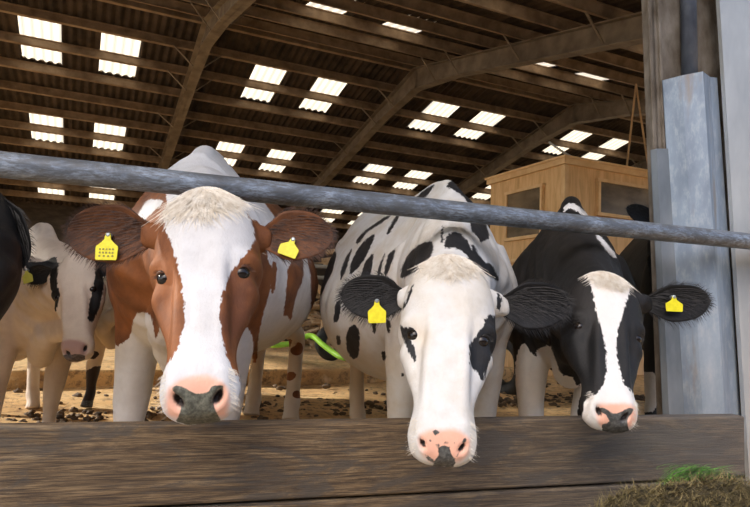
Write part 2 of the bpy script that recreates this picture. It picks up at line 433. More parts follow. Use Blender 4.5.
# ------------------------------------------------------------------ feeding barrier
bl = atz(0, 427, BT); br = atz(745, 416.2, BT)
bd_ = br - bl; bd_[2] = 0; bd_ /= np.linalg.norm(bd_); bn = np.cross(bd_, Z); bn = bn if bn[1] < 0 else -bn
bl0 = bl - bd_ * .6
Lb = np.linalg.norm(br - bl0)
lowp = onplane(300, 500.5, bl, bn)[2]
def board(z0, z1, name, label, th=.05, off=0, right=0):
    ctr = bl0 + bd_ * (Lb + right) / 2 - bn * (th / 2 + off); ctr[2] = (z0 + z1) / 2
    nX, nZ = 90, 10; V = []; Fc = []
    o = MB().box((0, 0, 0), ((Lb + right) / 2, 0, 0), (0, th / 2, 0), (0, 0, (z1 - z0) / 2)).build(name, M_board)
    md = o.modifiers.new('bevel', 'BEVEL'); md.width = .006; md.segments = 3
    o.location = Vector(ctr); o.rotation_euler = (0, 0, math.atan2(bd_[1], bd_[0]))
    tag(o, label, 'board'); return o
board(lowp + .003, BT, 'barrier_board', 'long weathered brown board the cows rest their muzzles on, uppermost plank')
board(.01, lowp - .003, 'barrier_board', 'lower dark plank under the long weathered board, partly behind the silage', off=-.004)
# rail
D = .06
ra = P(0, 164.5, 620 * D / 27.2); rb = P(750, 241.5, 620 * D / 16.4)
rd = rb - ra; rd /= np.linalg.norm(rd)
m = MB(); m.tube([ra - rd * .8 + (rb + rd * .5 - ra + rd * .8) * t for t in np.linspace(0, 1, 30)], D / 2, 28)
rail = m.build('barrier_rail', M_rail, smooth=True, origin=ra); tag(rail, 'thick galvanised steel pipe rail crossing the whole front above the heads', 'rail')

# steel column at the right
PY = 2.42
pn_ = np.array([-sin(radians(17)), cos(radians(17)), 0]); pe = np.array([cos(radians(17)), sin(radians(17)), 0])
def pp(x, y, Y0=PY, ref=690):   # on the column plane through depth Y0 at column ref
    return onplane(x, y, P(ref, 300, Y0), pn_)
def strip(m, xt, xb, yt, yb, dt, depth, Y0=PY):
    """vertical strip between photo columns; xt/xb (left,right) at top/bottom rows"""
    a, b_, c_, d_ = pp(xt[0], yt, Y0), pp(xt[1], yt, Y0), pp(xb[1], yb, Y0), pp(xb[0], yb, Y0)
    sh = -pn_ * dt
    m.prism([q_ + sh for q_ in (a, b_, c_, d_)], pn_ * depth)
col = empty('steel_column', (pp(680, 420)[0], pp(680, 420)[1], 0))
tag(col, 'tall rusty steel column right of the black cow with galvanised casing', 'column')
def lin(xa, ya, xb_, yb_, y): return xa + (xb_ - xa) * (y - ya) / (yb_ - ya)
YB = 560; YT = -160
def edge(xa, xb_): return lambda y: lin(xa, 0, xb_, 415, y)
def vstrip(m, e1_, e2_, yt, yb, dt, depth, Y0=PY):
    f1, f2 = edge(*e1_), edge(*e2_); strip(m, (f1(yt), f2(yt)), (f1(yb), f2(yb)), yt, yb, dt, depth, Y0)
m = MB(); vstrip(m, (648, 664), (717, 741), YT, YB, 0, .012); vstrip(m, (650, 666), (654, 670), YT, YB, 0, .05); vstrip(m, (713, 738), (717, 741), YT, YB, .03, .22)
vstrip(m, (655.5, 673), (658, 675.5), YT, YB, .012, .014)
bevel(m.build('column_body', M_rust, col), .003)
m = MB()
a = pp(680, YT); b2 = pp(684, 90); m.tube([a - pn_ * .03, b2 - pn_ * .03], .030, 20)
m.build('downpipe', M_pipe, col, smooth=True)
# folded galvanised casing: profile across the column extruded down
def fold(xs_top, yt, xs_bot, yb, offs, th=.004):
    V = []; Fc = []; n = len(xs_top)
    for s in (0, 1):
        for xt, xb_, of in zip(xs_top, xs_bot, offs):
            V.append(pp(xt, yt) - pn_ * (of - s * th)); V.append(pp(xb_, yb) - pn_ * (of - s * th))
    for i in range(n - 1):
        Fc.append((2 * i, 2 * i + 1, 2 * i + 3, 2 * i + 2)); k = 2 * n
        Fc.append((k + 2 * i + 2, k + 2 * i + 3, k + 2 * i + 1, k + 2 * i))
    k = 2 * n
    Fc += [(0, k, k + 1, 1), (2 * n - 2, 2 * n - 1, k + 2 * n - 1, k + 2 * n - 2)]
    for i in range(n - 1):
        Fc += [(2 * i, 2 * i + 2, k + 2 * i + 2, k + 2 * i), (2 * i + 1, k + 2 * i + 1, k + 2 * i + 3, 2 * i + 3)]
    return V, Fc
xt = [659, 667, 679, 698, 707, 713]; 
V, Fc = fold(xt, 82, [x + 20 + 2 for x in xt[:-1]] + [739], 440, [.02, .075, .12, .06, .05, .015])
mesh_obj('casing', V, Fc, M_galv, col)
V, Fc = fold([651, 652.5, 667], 150, [664.5, 666, 681], 440, [.0, .022, .024])
mesh_obj('side_plate', V, Fc, M_galvdark, col)
# big sheet panel beyond the column
m = MB(); vstrip(m, (702, 727), (790, 800), YT, 560, .085, .018, PY)
pnl = m.build('sheet_panel', M_galvlight, origin=pp(750, 400)); tag(pnl, 'pale grey galvanised sheet panel at the right edge behind the rail end', 'panel')
# rail bracket and bolts on the panel
m = MB(); c0 = pp(742, 253) - pn_ * .095
m.box(c0, pe * .030, pn_ * .010, Z * .014)
o = m.build('rail_bracket', M_rail, origin=c0); bevel(o, .003); tag(o, 'small metal bracket with two bolts under the rail end at the panel', 'bracket')
for dx in (-.016, .014):
    m = MB(); m.tube([c0 + pe * dx - pn_ * .008, c0 + pe * dx - pn_ * .018], .005, 8); m.build('bolt', M_stud, o)

# ------------------------------------------------------------------ plywood cabin
cy = 6.6
corner = P(565, 157, cy); cz = corner[2]
ce, cn = float(corner @ E), float(corner @ N)
# far-left end of left side, right end of right side
lp = onplane(490, 180, corner, E); wl = float(lp @ N) - cn
cab = empty('plywood_cabin', B(ce + 1.2, cn + wl / 2, .1)); tag(cab, 'plywood site cabin with two windows standing behind the black cow', 'cabin')
WR = 2.6
m = MB(); m.box(B(ce + WR / 2, cn + wl / 2, cz / 2 - .03), E * (WR / 2 - .01), N * (wl / 2 - .01), Z * (cz / 2 - .03)); m.build('wall', M_ply, cab)
m = MB(); m.box(B(ce + WR / 2, cn + wl / 2, cz - .04), E * (WR / 2 + .03), N * (wl / 2 + .03), Z * .035)
m.box(B(ce + WR / 2, cn + wl / 2, cz + .0), E * (WR / 2 + .05), N * (wl / 2 + .05), Z * .012)
m.build('roof', M_plytrim, cab)
m = MB(); m.box(B(ce + .015, cn + .015, cz / 2 - .04), E * .03, N * .03, Z * (cz / 2 - .04)); bevel(m.build('corner_post', M_plytrim, cab), .008)
def cwin(side, x0, x1, yt, yb):
    if side == 'L':
        a = onplane(x0, yt[0], corner, E); b_ = onplane(x1, yt[1], corner, E); U_ = N; out = -E; s0, s1 = float(b_ @ N), float(a @ N)
        zt = (a[2] + b_[2]) / 2; f_ = lambda s, z: B(ce, s, z)
    else:
        a = onplane(x0, yt[0], corner, N); b_ = onplane(x1, yt[1], corner, N); U_ = E; out = -N; s0, s1 = float(a @ E), float(b_ @ E)
        zt = (a[2] + b_[2]) / 2; f_ = lambda s, z: B(s, cn, z)
    c_ = onplane(x0, yb, corner, E if side == 'L' else N); zb = c_[2]
    m = MB(); w = .03
    for (sa, sb, za, zb_) in ((s0, s1, zt, zt), (s0, s1, zb, zb)):
        m.box(f_((sa + sb) / 2, za) + out * .012, U_ * ((s1 - s0) / 2 + w), out * .022, Z * w / 2 * 1.2)
    for sx_ in (s0, s1): m.box(f_(sx_, (zt + zb) / 2) + out * .012, U_ * w / 2, out * .02, Z * ((zt - zb) / 2))
    fr_ = m.build('window_frame', M_plytrim, cab)
    m = MB(); m.box(f_((s0 + s1) / 2, (zt + zb) / 2) + out * .008, U_ * ((s1 - s0) / 2), out * .004, Z * ((zt - zb) / 2))
    g = m.build('pane', M_glass); g.parent = fr_
    return
cwin('L', 508, 543, (195, 184), 240)
cwin('R', 598, 668, (182, 190), 214)
# ledge strip + lower batten on the right side
m = MB(); zl = onplane(600, 216, corner, N)[2]; m.box(B(ce + 1.3, cn - .03, zl - .06), E * 1.28, N * .03, Z * .02); m.build('ledge', M_plytrim, cab)
m = MB(); zl = onplane(500, 262, corner, E)[2]; m.box(B(ce - .02, cn + wl / 2, zl), N * wl / 2, E * .015, Z * .02); m.build('batten', M_plytrim, cab)
# lifting straps on the roof
hk = P(636, 84, 7.6)
ct = B(ce + .9, cn + .6, cz + .01)
for i, (x, y, yy) in enumerate(((626, 160, 7.1), (650, 163, 7.1))):
    e_ = onplane(x, y, B(0, cn + .3, 0), N); e_[2] = cz + .02
    m = MB(); m.tube([hk, e_], .012, 8); o = m.build('lifting_strap', M_tan, origin=e_)
    tag(o, ['left', 'right'][i] + ' strap of the pair running up from the cabin roof to the rafters', 'strap', 'straps over the cabin roof')
m = MB(); a = P(549, 142, 6.75); m.tube(spline([a, P(560, 150, 6.7), P(570, 156, 6.7), P(581, 160.5, 6.75)], 5), .012, 8)
o = m.build('white_cable', M_galvlight, smooth=True, origin=a); tag(o, 'short white cable lying over the cabin roof corner', 'cable')

# ------------------------------------------------------------------ clutter behind
# cubicle rails
for i, (y, w) in enumerate(((266, .03), (277, .03))):
    a = P(290, y - 1, 9.2); b_ = P(352, y + 2, 9.6)
    m = MB(); m.tube([a, b_], .028, 12); o = m.build('cubicle_rail', M_galvlight, smooth=True, origin=a)
    tag(o, ['upper', 'lower'][i] + ' horizontal metal rail seen between the red cow and the spotted cow', 'rail', 'cubicle rails')
for i, x in enumerate((312, 335)):
    a = P(x, 262, 9.3); b_ = a.copy(); b_[2] = .1; m = MB(); m.tube([a, b_], .025, 10); o = m.build('cubicle_post', M_steel, smooth=True, origin=b_)
    tag(o, ['left', 'right'][i] + ' upright post holding the far cubicle rails', 'post', 'cubicle posts')
# stacked pale boards on the rail behind
for i, (x0, x1, y) in enumerate(((322, 340, 259), (310, 330, 264), (326, 346, 250.5))):
    a = P(x0, y + 2, 9.9); b_ = P(x1, y, 9.9)
    m = MB(); m.bar(a, b_, .22, .07); o = m.build('stacked_plank', M_branch, origin=a)
    tag(o, ['middle', 'lowest', 'topmost'][i] + ' of the pale planks stacked on the far rails', 'plank', 'pale planks on far rails')
m = MB(); m.box(P(330, 270, 10.0) - Z * .47, E * 1.1, N * .15, Z * .55); o = m.build('plank_rack', M_clad, origin=B(4.2, 9, 0)); tag(o, 'dark rack behind the far cubicle rails', 'rack')
# bent tan pipe
m = MB(); pts = spline([P(300, 281, 6.2), P(312, 284, 6.2), P(322, 292, 6.2), P(326, 305, 6.2), P(324, 325, 6.2), P(318, 345, 6.2)], 8)
m.tube(pts, .032, 14); o = m.build('bent_pipe', M_tan, smooth=True, origin=pts[-1]); tag(o, 'bent tan cubicle pipe curving down beside the spotted cow', 'pipe')
# lime hose
hp = [P(272, 345, 5.6), P(280, 345, 5.7), P(292, 343, 5.8), P(302, 338, 5.9), P(312, 336, 5.9), P(322, 344, 5.8), P(334, 353, 5.7), P(345, 358, 5.6), P(372, 361, 5.6), P(430, 360, 5.6), P(480, 356, 5.6), P(505, 347, 5.6), P(516, 344, 5.6)]
m = MB(); m.tube(spline(hp, 6), .026, 12); o = m.build('green_hose', M_lime, smooth=True, origin=hp[0]); tag(o, 'bright lime green hose trailing along the kerb behind the cows', 'hose')
# tyre
tc = P(331, 358, 6.0); tc[2] = .22 + .175
m = MB(); pts = [tc + .12 * (E * .95 * cos(t) + Z * sin(t)) for t in np.linspace(0, 2 * pi, 33)]
m.tube(pts, .055, 12, False); o = m.build('old_tyre', M_tyre, smooth=True, origin=(tc[0], tc[1], .22)); tag(o, 'black rubber tyre standing on the kerb behind the green hose', 'tyre')
tc = P(506, 378, 5.0); tc[2] = .1 + .22
m = MB(); pts = [tc + .2 * (N * cos(t) + Z * .95 * sin(t)) for t in np.linspace(0, 2 * pi, 33)]
m.tube(pts, .06, 12, False); o = m.build('old_tyre', M_tyre, smooth=True, origin=(tc[0], tc[1], .1)); tag(o, 'dark tyre showing between the spotted cow and the black cow', 'tyre')
# brushwood: individual sticks
q = np.random.RandomState(5)
for k in range(46):
    x = q.uniform(300, 332); y = q.uniform(288, 342); Yd = q.uniform(7.0, 7.5)
    c0 = P(x, y, Yd); a_ = q.uniform(0, pi); L = q.uniform(.10, .26)
    d = E * cos(a_) + Z * sin(a_) * .6 + N * q.uniform(-.3, .3); d /= np.linalg.norm(d)
    m = MB(); m.tube(spline([c0 - d * L, c0 + N * q.uniform(-.03, .03) + Z * q.uniform(-.03, .03), c0 + d * L], 3), list(np.linspace(.030, .016, 7) * q.uniform(.6, 1.3)), 8)
    o = m.build('brushwood_stick', M_branch, smooth=True, origin=c0)
    tag(o, 'pale cut stick in the brushwood heap between the red and the spotted cow', 'stick', 'sticks of the brushwood heap')
lc_ = P(318, 325, 8.3); lc_[2] = .46
m = MB(); m.add(*blob(lc_, .40, 77, .5)); o = m.build('brushwood_litter', M_muck, smooth=True, origin=lc_); tag(o, 'dark litter under the brushwood heap', 'litter', kind='stuff')
#@@COWS
# ------------------------------------------------------------------ cattle
def unit(v): v = np.array(v, float); return v / np.linalg.norm(v)
def ringmesh(rings):
    n = len(rings[0]); V = [tuple(p) for r in rings for p in r]; Fc = []
    for i in range(len(rings) - 1):
        for j in range(n):
            a = i * n + j; b_ = i * n + (j + 1) % n; Fc.append((a, b_, b_ + n, a + n))
    Fc.append(tuple(range(n - 1, -1, -1))); k = (len(rings) - 1) * n; Fc.append(tuple(range(k, k + n)))
    return V, Fc
def interp_rows(rows, n):
    rows = np.array(rows, float); t = rows[:, 0]; ts = np.linspace(t[0], t[-1], n); out = [ts]
    # smooth (Catmull-like) interpolation by monotone cubic with finite-difference slopes
    for c in range(1, rows.shape[1]):
        y = rows[:, c]; h = np.diff(t); d = np.diff(y) / h; m_ = np.zeros(len(y))
        m_[1:-1] = (d[:-1] * h[1:] + d[1:] * h[:-1]) / (h[1:] + h[:-1]); m_[0] = d[0]; m_[-1] = d[-1]
        k = np.clip(np.searchsorted(t, ts, side='right') - 1, 0, len(h) - 1); u = (ts - t[k]) / h[k]
        out.append((2 * u ** 3 - 3 * u ** 2 + 1) * y[k] + (u ** 3 - 2 * u ** 2 + u) * h[k] * m_[k] + (-2 * u ** 3 + 3 * u ** 2) * y[k + 1] + (u ** 3 - u ** 2) * h[k] * m_[k + 1])
    return np.array(out).T
HEAD = [  # v, half width, front, back, back-narrowing
    (-.075, .022, -.055, -.13, .3), (-.05, .045, -.022, -.165, .3), (0, .074, .004, -.19, .3), (.07, .102, .018, -.205, .3), (.16, .121, .026, -.215, .35),
    (.27, .132, .026, -.225, .42), (.35, .134, .020, -.23, .46), (.43, .131, .013, -.23, .5), (.52, .117, .006, -.215, .5),
    (.62, .100, .002, -.19, .5), (.72, .086, -.002, -.16, .45), (.80, .078, -.004, -.138, .35), (.87, .080, -.004, -.128, .28),
    (.93, .084, -.010, -.128, .22), (.975, .082, -.024, -.122, .25), (1.01, .070, -.042, -.118, .2), (1.035, .042, -.065, -.10, .2)]
def head_shell(hs, fr, wsc=1.0):
    A, v, l, n = fr; rows = interp_rows(HEAD, 60); rings = []
    for t, hw, f, b_, nb in rows:
        cN = (f + b_) / 2; hd = max((f - b_) / 2, .008); ring = []
        for j in range(72):
            a = 2 * pi * j / 72; ca, sa = cos(a), sin(a)
            x = hw * wsc * math.copysign(abs(ca) ** .82, ca)
            pw = .78 if sa > 0 else .9
            y = cN + hd * math.copysign(abs(sa) ** pw, sa)
            back = max(0, (f - y) / (f - b_ + 1e-6)); x *= 1 - nb * max(0, back - .25) ** 1.3
            # roof shape across the face: falls off toward the sides between eyes and nose
            if sa > 0: y -= .030 * (abs(x) / .12) ** 2 * (1 - min(1, abs(t - .55) / .45))
            ring.append(A + v * t * .59 * hs + l * x * hs + n * y * hs)
        rings.append(ring)
    return ringmesh(rings)
def loft(path, rad, n=32, up=(0, 0, 1), pinch=0):
    """path points, rad rows (half width, half height); elliptical rings"""
    rings = []; path = [np.array(p, float) for p in path]; k = len(path)
    for i, p in enumerate(path):
        d = unit(path[min(i + 1, k - 1)] - path[max(i - 1, 0)]); s = unit(np.cross(d, up)); u = np.cross(s, d)
        rings.append([p + s * rad[i][0] * cos(a) * (1 - pinch * max(0, sin(a)) ** 1.2) + u * rad[i][1] * sin(a) for a in np.linspace(0, 2 * pi, n, endpoint=False)])
    return ringmesh(rings)
def radi(rr, n):
    return interp_rows([(i,) + tuple(r) for i, r in enumerate(rr)], n)[:, 1:]
def sm(x, a, b_): t = np.clip((x - a) / (b_ - a), 0, 1); return t * t * (3 - 2 * t)

TORSO = [  # y(forward +), z top, z bottom, half width
    (.40, .98, .84, .05), (.34, 1.10, .72, .13), (.24, 1.19, .62, .20), (.12, 1.29, .56, .245), (0, 1.345, .54, .27), (-.16, 1.33, .53, .315),
    (-.35, 1.30, .51, .37), (-.6, 1.285, .49, .415), (-.85, 1.29, .50, .42), (-1.08, 1.32, .56, .385), (-1.28, 1.345, .66, .32), (-1.45, 1.33, .78, .26), (-1.56, 1.26, .92, .18), (-1.62, 1.16, 1.02, .08)]

def seg_dist(px, py, poly):
    """signed distance, positive inside"""
    poly = np.array(poly); n = len(poly); dm = np.full(px.shape, 1e9); ins = np.zeros(px.shape, bool)
    for i in range(n):
        a = poly[i]; b_ = poly[(i + 1) % n]; e = b_ - a; wx = px - a[0]; wy = py - a[1]
        t = np.clip((wx * e[0] + wy * e[1]) / (e @ e + 1e-12), 0, 1)
        dm = np.minimum(dm, (wx - t * e[0]) ** 2 + (wy - t * e[1]) ** 2)
        c1 = (a[1] > py) != (b_[1] > py)
        xi = (b_[0] - a[0]) * (py - a[1]) / (b_[1] - a[1] + 1e-12) + a[0]
        ins ^= c1 & (px < xi)
    return np.where(ins, 1, -1) * np.sqrt(dm)

def smooth_poly(p, it=2):
    p = [np.array(q, float) for q in p]
    for _ in range(it):
        o = []
        for i in range(len(p)):
            a, b_ = p[i], p[(i + 1) % len(p)]; o += [a * .78 + b_ * .22, a * .22 + b_ * .78]
        p = o
    return p

def ear_mesh(R, T, op, W, hs, droop=0.0):
    """leaf shaped cupped ear from root R to tip T, opening facing op"""
    R = np.array(R); T = np.array(T); L = np.linalg.norm(T - R); d = (T - R) / L; op = unit(op - d * np.dot(op, d)); w = np.cross(op, d)
    NU, NV = 30, 18; F_, Bk = [], []
    for i in range(NU + 1):
        t = i / NU
        prof = max(0, 1 - abs(2 * min(1, .12 + .88 * t ** .9) - 1) ** 2.5) ** .55
        hw = W / 2 * (prof * (.55 + .45 * sm(t, 0, .38)))
        hw = max(hw, .002)
        c0 = R + d * L * t + op * (.012 * sin(pi * t)) - Z * droop * t * t
        for j in range(NV + 1):
            u = -1 + 2 * j / NV
            cup = .42 * hw * (u * u - .55) * (1 - .55 * t)
            th = (.009 * (1 - abs(u) ** 3) + .0025) * (1 - .4 * t)
            q_ = c0 + w * hw * u + op * cup
            F_.append(q_ + op * th * .5); Bk.append(q_ - op * th)
    n = NV + 1; V = F_ + Bk; K = len(F_); Fc = []
    for i in range(NU):
        for j in range(NV):
            a = i * n + j; Fc.append((a, a + 1, a + n + 1, a + n)); Fc.append((K + a + n, K + a + n + 1, K + a + 1, K + a))
        for j in (0, NV):
            a = i * n + j; Fc.append((a, a + n, K + a + n, K + a) if j == 0 else (a + n, a, K + a, K + a + n))
    for j in range(NV): a = NU * n + j; Fc.append((a, a + 1, K + a + 1, K + a)); Fc.append((j + 1, j, K + j, K + j + 1))
    return V, Fc, dict(R=R, d=d, w=w, op=op, L=L, W=W, front=F_, n=n, NU=NU, NV=NV)

def hair_strip(V, Fc, p, d, L, w, bend, seg=4):
    d = unit(d); sd_ = unit(np.cross(d, np.array([.3, -.9, .25]))); s2 = np.cross(d, sd_)
    k0 = len(V)
    for i in range(seg + 1):
        t = i / seg; c_ = p + d * L * t + bend * (t * t * L); ww = w * (1 - .85 * t)
        V += [tuple(c_ - sd_ * ww), tuple(c_ + sd_ * ww), tuple(c_ + s2 * ww)]
        if i:
            a = k0 + 3 * (i - 1)
            for x in range(3): Fc.append((a + x, a + (x + 1) % 3, a + 3 + (x + 1) % 3, a + 3 + x))

def make_cow(name, label, poll, muz, yaw, hs, W0, rear, coatm, hair, base=-1, lenf=1.0, vox=.007, patches=(), ears=None, legs=None, wsc=1.0,
             tuft=None, hs_only=False, wz=1.0, nd_=(0, 0), blobs=(), seed=1, earmat=None, detail=True, neckdip=.0, body_w=1.0, hind=None, ev=.41, belly=0.0, sh=1.0, nlat=.043, nsz=1.0, group='cattle at the feed barrier'):
    A = np.array(poll, float); M_ = np.array(muz, float); v = unit(M_ - A); l = unit([cos(yaw), sin(yaw), 0]); l = unit(l - v * (l @ v)); n = np.cross(v, l); n = n if n[1] < 0 or True else -n
    if n @ np.array([0, -1, .3]) < 0 and not nd_[0]: n = -n
    L = np.linalg.norm(M_ - A); hs = L / .59 * hs; vs = L / (.59 * hs)   # vs stretches v axis
    fr = (A, v * vs, l, n)
    g = fz(W0[0], W0[1]); S = (W0[2] - g) / 1.345
    rear = unit([rear[0], rear[1], 0]); fwd = -rear; lat = np.array([rear[1], -rear[0], 0]); lat = lat if lat[0] > 0 else -lat
    org = np.array([W0[0], W0[1], g])
    hf = org + S * rear * 1.35 * lenf; rise = fz(hf[0], hf[1]) - g
    def Lc(x, y, z): return org + S * (lat * x + fwd * y + Z * z) + Z * rise * min(1.1, max(0, -y / (1.3 * lenf)))
    shells = [head_shell(hs, fr, wsc)]
    # torso
    rows = interp_rows([(-r[0],) + r[1:] for r in TORSO], 44); rings = []
    for y, zt, zb, hw in rows:
        y = -y; y2 = y if y > 0 else y * lenf; ring = []
        for a in np.linspace(0, 2 * pi, 64, endpoint=False):
            s_, c_ = sin(a), cos(a); zz = zt - (zt - (zb - belly * float(sm(-y, .1, .5)) * float(sm(y, -1.2, -.9)))) * (((1 - c_) / 2) ** (.80 if y < .1 else .95))
            narrow = 1 - (.22 + .22 * float(sm(y, -.65, -.1))) * max(0, c_) ** 1.1
            ring.append(Lc(hw * body_w * (1 + (sh - 1) * float(sm(y, -.5, -.1))) * math.copysign(abs(s_) ** .85, s_) * narrow, y2, zz))
        rings.append(ring)
    shells.append(ringmesh(rings))
    # spine ridge at the withers
    shells.append(loft([Lc(0, .10, 1.26), Lc(0, 0, 1.315), Lc(0, -.15, 1.32), Lc(0, -.4, 1.285), Lc(0, -.9 * lenf, 1.275)], [(.05 * S, .05 * S), (.045 * S, .05 * S), (.05 * S, .05 * S), (.05 * S, .045 * S), (.06 * S, .04 * S)], 20))
    # neck
    p0 = A + v * vs * .10 * hs - n * .105 * hs; p3 = Lc(0, .06, .95); d_ = p3 - p0
    pm1 = p0 + d_ * .33 + Z * (-.01 + .0 * S) - Z * neckdip; pm2 = p0 + d_ * .68 + Z * (.015)
    path = spline([p0 - fwd * -.0 + n * .02, pm1, pm2, p3], 6); k = len(path)
    rad = []
    for i in range(k):
        t = i / (k - 1); rad.append((hs * (.088 + .03 * t) * (1 - t) + t * .225 * S, hs * .105 * (1 - t) + t * .33 * S))
    shells.append(loft(path, rad, 36, pinch=.22))
    # dewlap: hangs from throat to brisket
    p0d = A + v * vs * .28 * hs - n * .19 * hs; p1d = Lc(0, .36, .70); p2d = Lc(0, .16, .56)
    shells.append(loft(spline([p0d, (p0d + p1d) / 2 - Z * .01, p1d, p2d], 5), [(.035 * S, .06 * S)] * 5 + [(.045 * S, .075 * S)] * 5 + [(.075 * S, .10 * S)] * 6, 20))
    # legs
    lg = legs or {}
    ft = []
    for sg in (-1, 1):
        fx = lg.get(sg, (.17, 0))
        X = lambda t: sg * (.17 * (1 - t) + fx[0] * t); Yo = lambda t: .06 + fx[1] * t
        pts = [Lc(sg * .15, .02, 1.02), Lc(sg * .185, .08, .84), Lc(X(.35), Yo(.3), .68), Lc(X(.6), Yo(.5), .52), Lc(X(.8), Yo(.8), .40), Lc(X(.9), Yo(.9), .34), Lc(X(1), Yo(1), .20), Lc(X(1), Yo(1), .12), Lc(X(1), Yo(1) + .035, .05), Lc(X(1), Yo(1) + .05, .0)]
        rr = [(.09, .17), (.105, .15), (.090, .12), (.074, .09), (.062, .07), (.058, .062), (.040, .044), (.045, .047), (.045, .05), (.055, .065)]
        shells.append(loft(spline(pts, 3), radi(rr, 28) * S, 24, up=fwd)); ft.append(pts[-1])
        hx = (hind or {}).get(sg, (.2, 0))
        hx0, hy = hx
        pts = [Lc(sg * .16, -1.22 * lenf, 1.08), Lc(sg * .21, -1.20 * lenf, .90), Lc(sg * .225, -1.14 * lenf, .72), Lc(sg * (.2 + hx0) / 2, -1.32 * lenf + hy / 2, .55), Lc(sg * hx0, -1.46 * lenf + hy, .46), Lc(sg * hx0, -1.43 * lenf + hy, .32), Lc(sg * hx0, -1.38 * lenf + hy, .15), Lc(sg * hx0, -1.35 * lenf + hy, .09), Lc(sg * hx0, -1.31 * lenf + hy, .05), Lc(sg * hx0, -1.29 * lenf + hy, 0)]
        rr = [(.12, .22), (.13, .24), (.10, .19), (.062, .105), (.052, .072), (.042, .055), (.042, .046), (.050, .052), (.044, .052), (.055, .068)]
        shells.append(loft(spline(pts, 3), radi(rr, 28) * S, 24, up=fwd)); ft.append(pts[-1])
    # udder and tail
    shells.append(loft([Lc(0, -.92 * lenf, .56), Lc(0, -1.02 * lenf, .50), Lc(0, -1.15 * lenf, .50), Lc(0, -1.27 * lenf, .60)], [(.06 * S, .03 * S), (.15 * S, .12 * S), (.16 * S, .14 * S), (.08 * S, .08 * S)], 24))
    shells.append(loft(spline([Lc(0, -1.50 * lenf, 1.24), Lc(.01, -1.66 * lenf, 1.18), Lc(.02, -1.69 * lenf, .9), Lc(.01, -1.68 * lenf, .55), Lc(0, -1.67 * lenf, .40)], 4), [(.03 * S, .03 * S)] * 5 + [(.02 * S, .02 * S)] * 6 + [(.03 * S, .03 * S)] * 6, 12))
    # ear bases
    if ears:
        for e_ in ears:
            R_ = np.array(e_['R']); T_ = np.array(e_['T']); c_ = A + v * vs * .59 * hs * .12 - n * .10 * hs
            shells.append(loft([c_ + (R_ - c_) * .3, c_ + (R_ - c_) * .9, R_ + (T_ - R_) * .13], [(.058 * hs, .062 * hs), (.034 * hs, .044 * hs), (.014 * hs, .030 * hs)], 20))
    V, Fc = [], []
    for a, b_ in shells:
        k = len(V); V += [tuple(q) for q in a]; Fc += [tuple(i + k for i in f) for f in b_]
    me = bpy.data.meshes.new('tmp'); me.from_pydata([tuple(map(float, q)) for q in V], [], Fc)
    bm = bmesh.new(); bm.from_mesh(me); bmesh.ops.recalc_face_normals(bm, faces=bm.faces); bm.to_mesh(me); bm.free()
    ob = bpy.data.objects.new('tmp', me); COL.objects.link(ob)
    r = ob.modifiers.new('r', 'REMESH'); r.mode = 'VOXEL'; r.voxel_size = vox; r.adaptivity = 0
    s = ob.modifiers.new('s', 'SMOOTH'); s.factor = .5; s.iterations = int(10 * .007 / vox) + 4
    dg = bpy.context.evaluated_depsgraph_get(); dg.update()
    me2 = bpy.data.meshes.new_from_object(ob.evaluated_get(dg)); bpy.data.objects.remove(ob); bpy.data.meshes.remove(me)
    nv = len(me2.vertices); co = np.empty(nv * 3); me2.vertices.foreach_get('co', co); co = co.reshape(-1, 3)
    no = np.empty(nv * 3); me2.vertices.foreach_get('normal', no); no = no.reshape(-1, 3)
    # head-local coordinates
    rel = co - A; lv = (rel @ v) / (vs * .59 * hs); lx = (rel @ l) / hs; ln = (rel @ n) / hs
    isface = (lv > -.12) & (lv < 1.15) & (np.abs(lx) < .17) & (ln > -.27) & (ln < .12)
    off = np.zeros(nv); dvec = np.zeros_like(co)
    fnt = sm(ln, -.16, -.06) * isface
    def G(x0, v0, rx, rv): return np.exp(-(((np.abs(lx) - x0) / rx) ** 2 + ((lv - v0) / rv) ** 2))
    # brow ridge and orbit, cheek line, nasal hollow, muzzle pads
    off += fnt * .014 * G(.115, ev - .07, .022, .035)
    off += fnt * .006 * G(.122, ev + .07, .03, .03)
    off -= fnt * .010 * G(.132, ev, .020, .024) * (np.abs(lx) > .08)
    off -= fnt * .007 * G(.0, .36, .035, .12)
    off -= fnt * .012 * G(.085, .56, .020, .13)
    off += fnt * .010 * G(.050, .62, .016, .20)
    off -= fnt * .006 * G(.075, .72, .012, .12)
    off += fnt * .006 * G(.10, .66, .010, .10)
    off += fnt * .006 * G(.085, ev - .02, .010, .06)
    off -= fnt * .005 * G(.070, ev + .03, .012, .05)
    off += fnt * .010 * G(.11, .52, .018, .12)
    off += fnt * .007 * G(.0, .03, .05, .05)
    off -= fnt * .006 * G(.05, .13, .03, .06)
    # mouth line and nostrils
    off += fnt * .006 * G(.055, .90, .02, .03)
    NL, NV = nlat, .985
    hole = np.full(nv, -.02)
    for sg in (-1, 1):
        # comma nostril: wide low end near the middle, curling up and out
        X_ = (sg * lx - NL); Y_ = (lv - NV) * .59
        xr = X_ * .77 + Y_ * .64 + 6 * (Y_ * .77 - X_ * .64) ** 2; yr = Y_ * .77 - X_ * .64
        q_ = (xr / (.0062 * nsz)) ** 2 + (yr / (.0135 * nsz)) ** 2
        off -= fnt * .026 * np.exp(-q_ ** 1.2); hole = np.maximum(hole, fnt * (1.25 - np.sqrt(q_)) * .01 - (1 - fnt) * .02)
        off += fnt * .004 * np.exp(-((np.sqrt(q_) - 2.2) / .7) ** 2)
    side = isface * np.exp(-((lv - .965) / .012) ** 2) * sm(-ln, .055, .075)
    off -= .007 * side
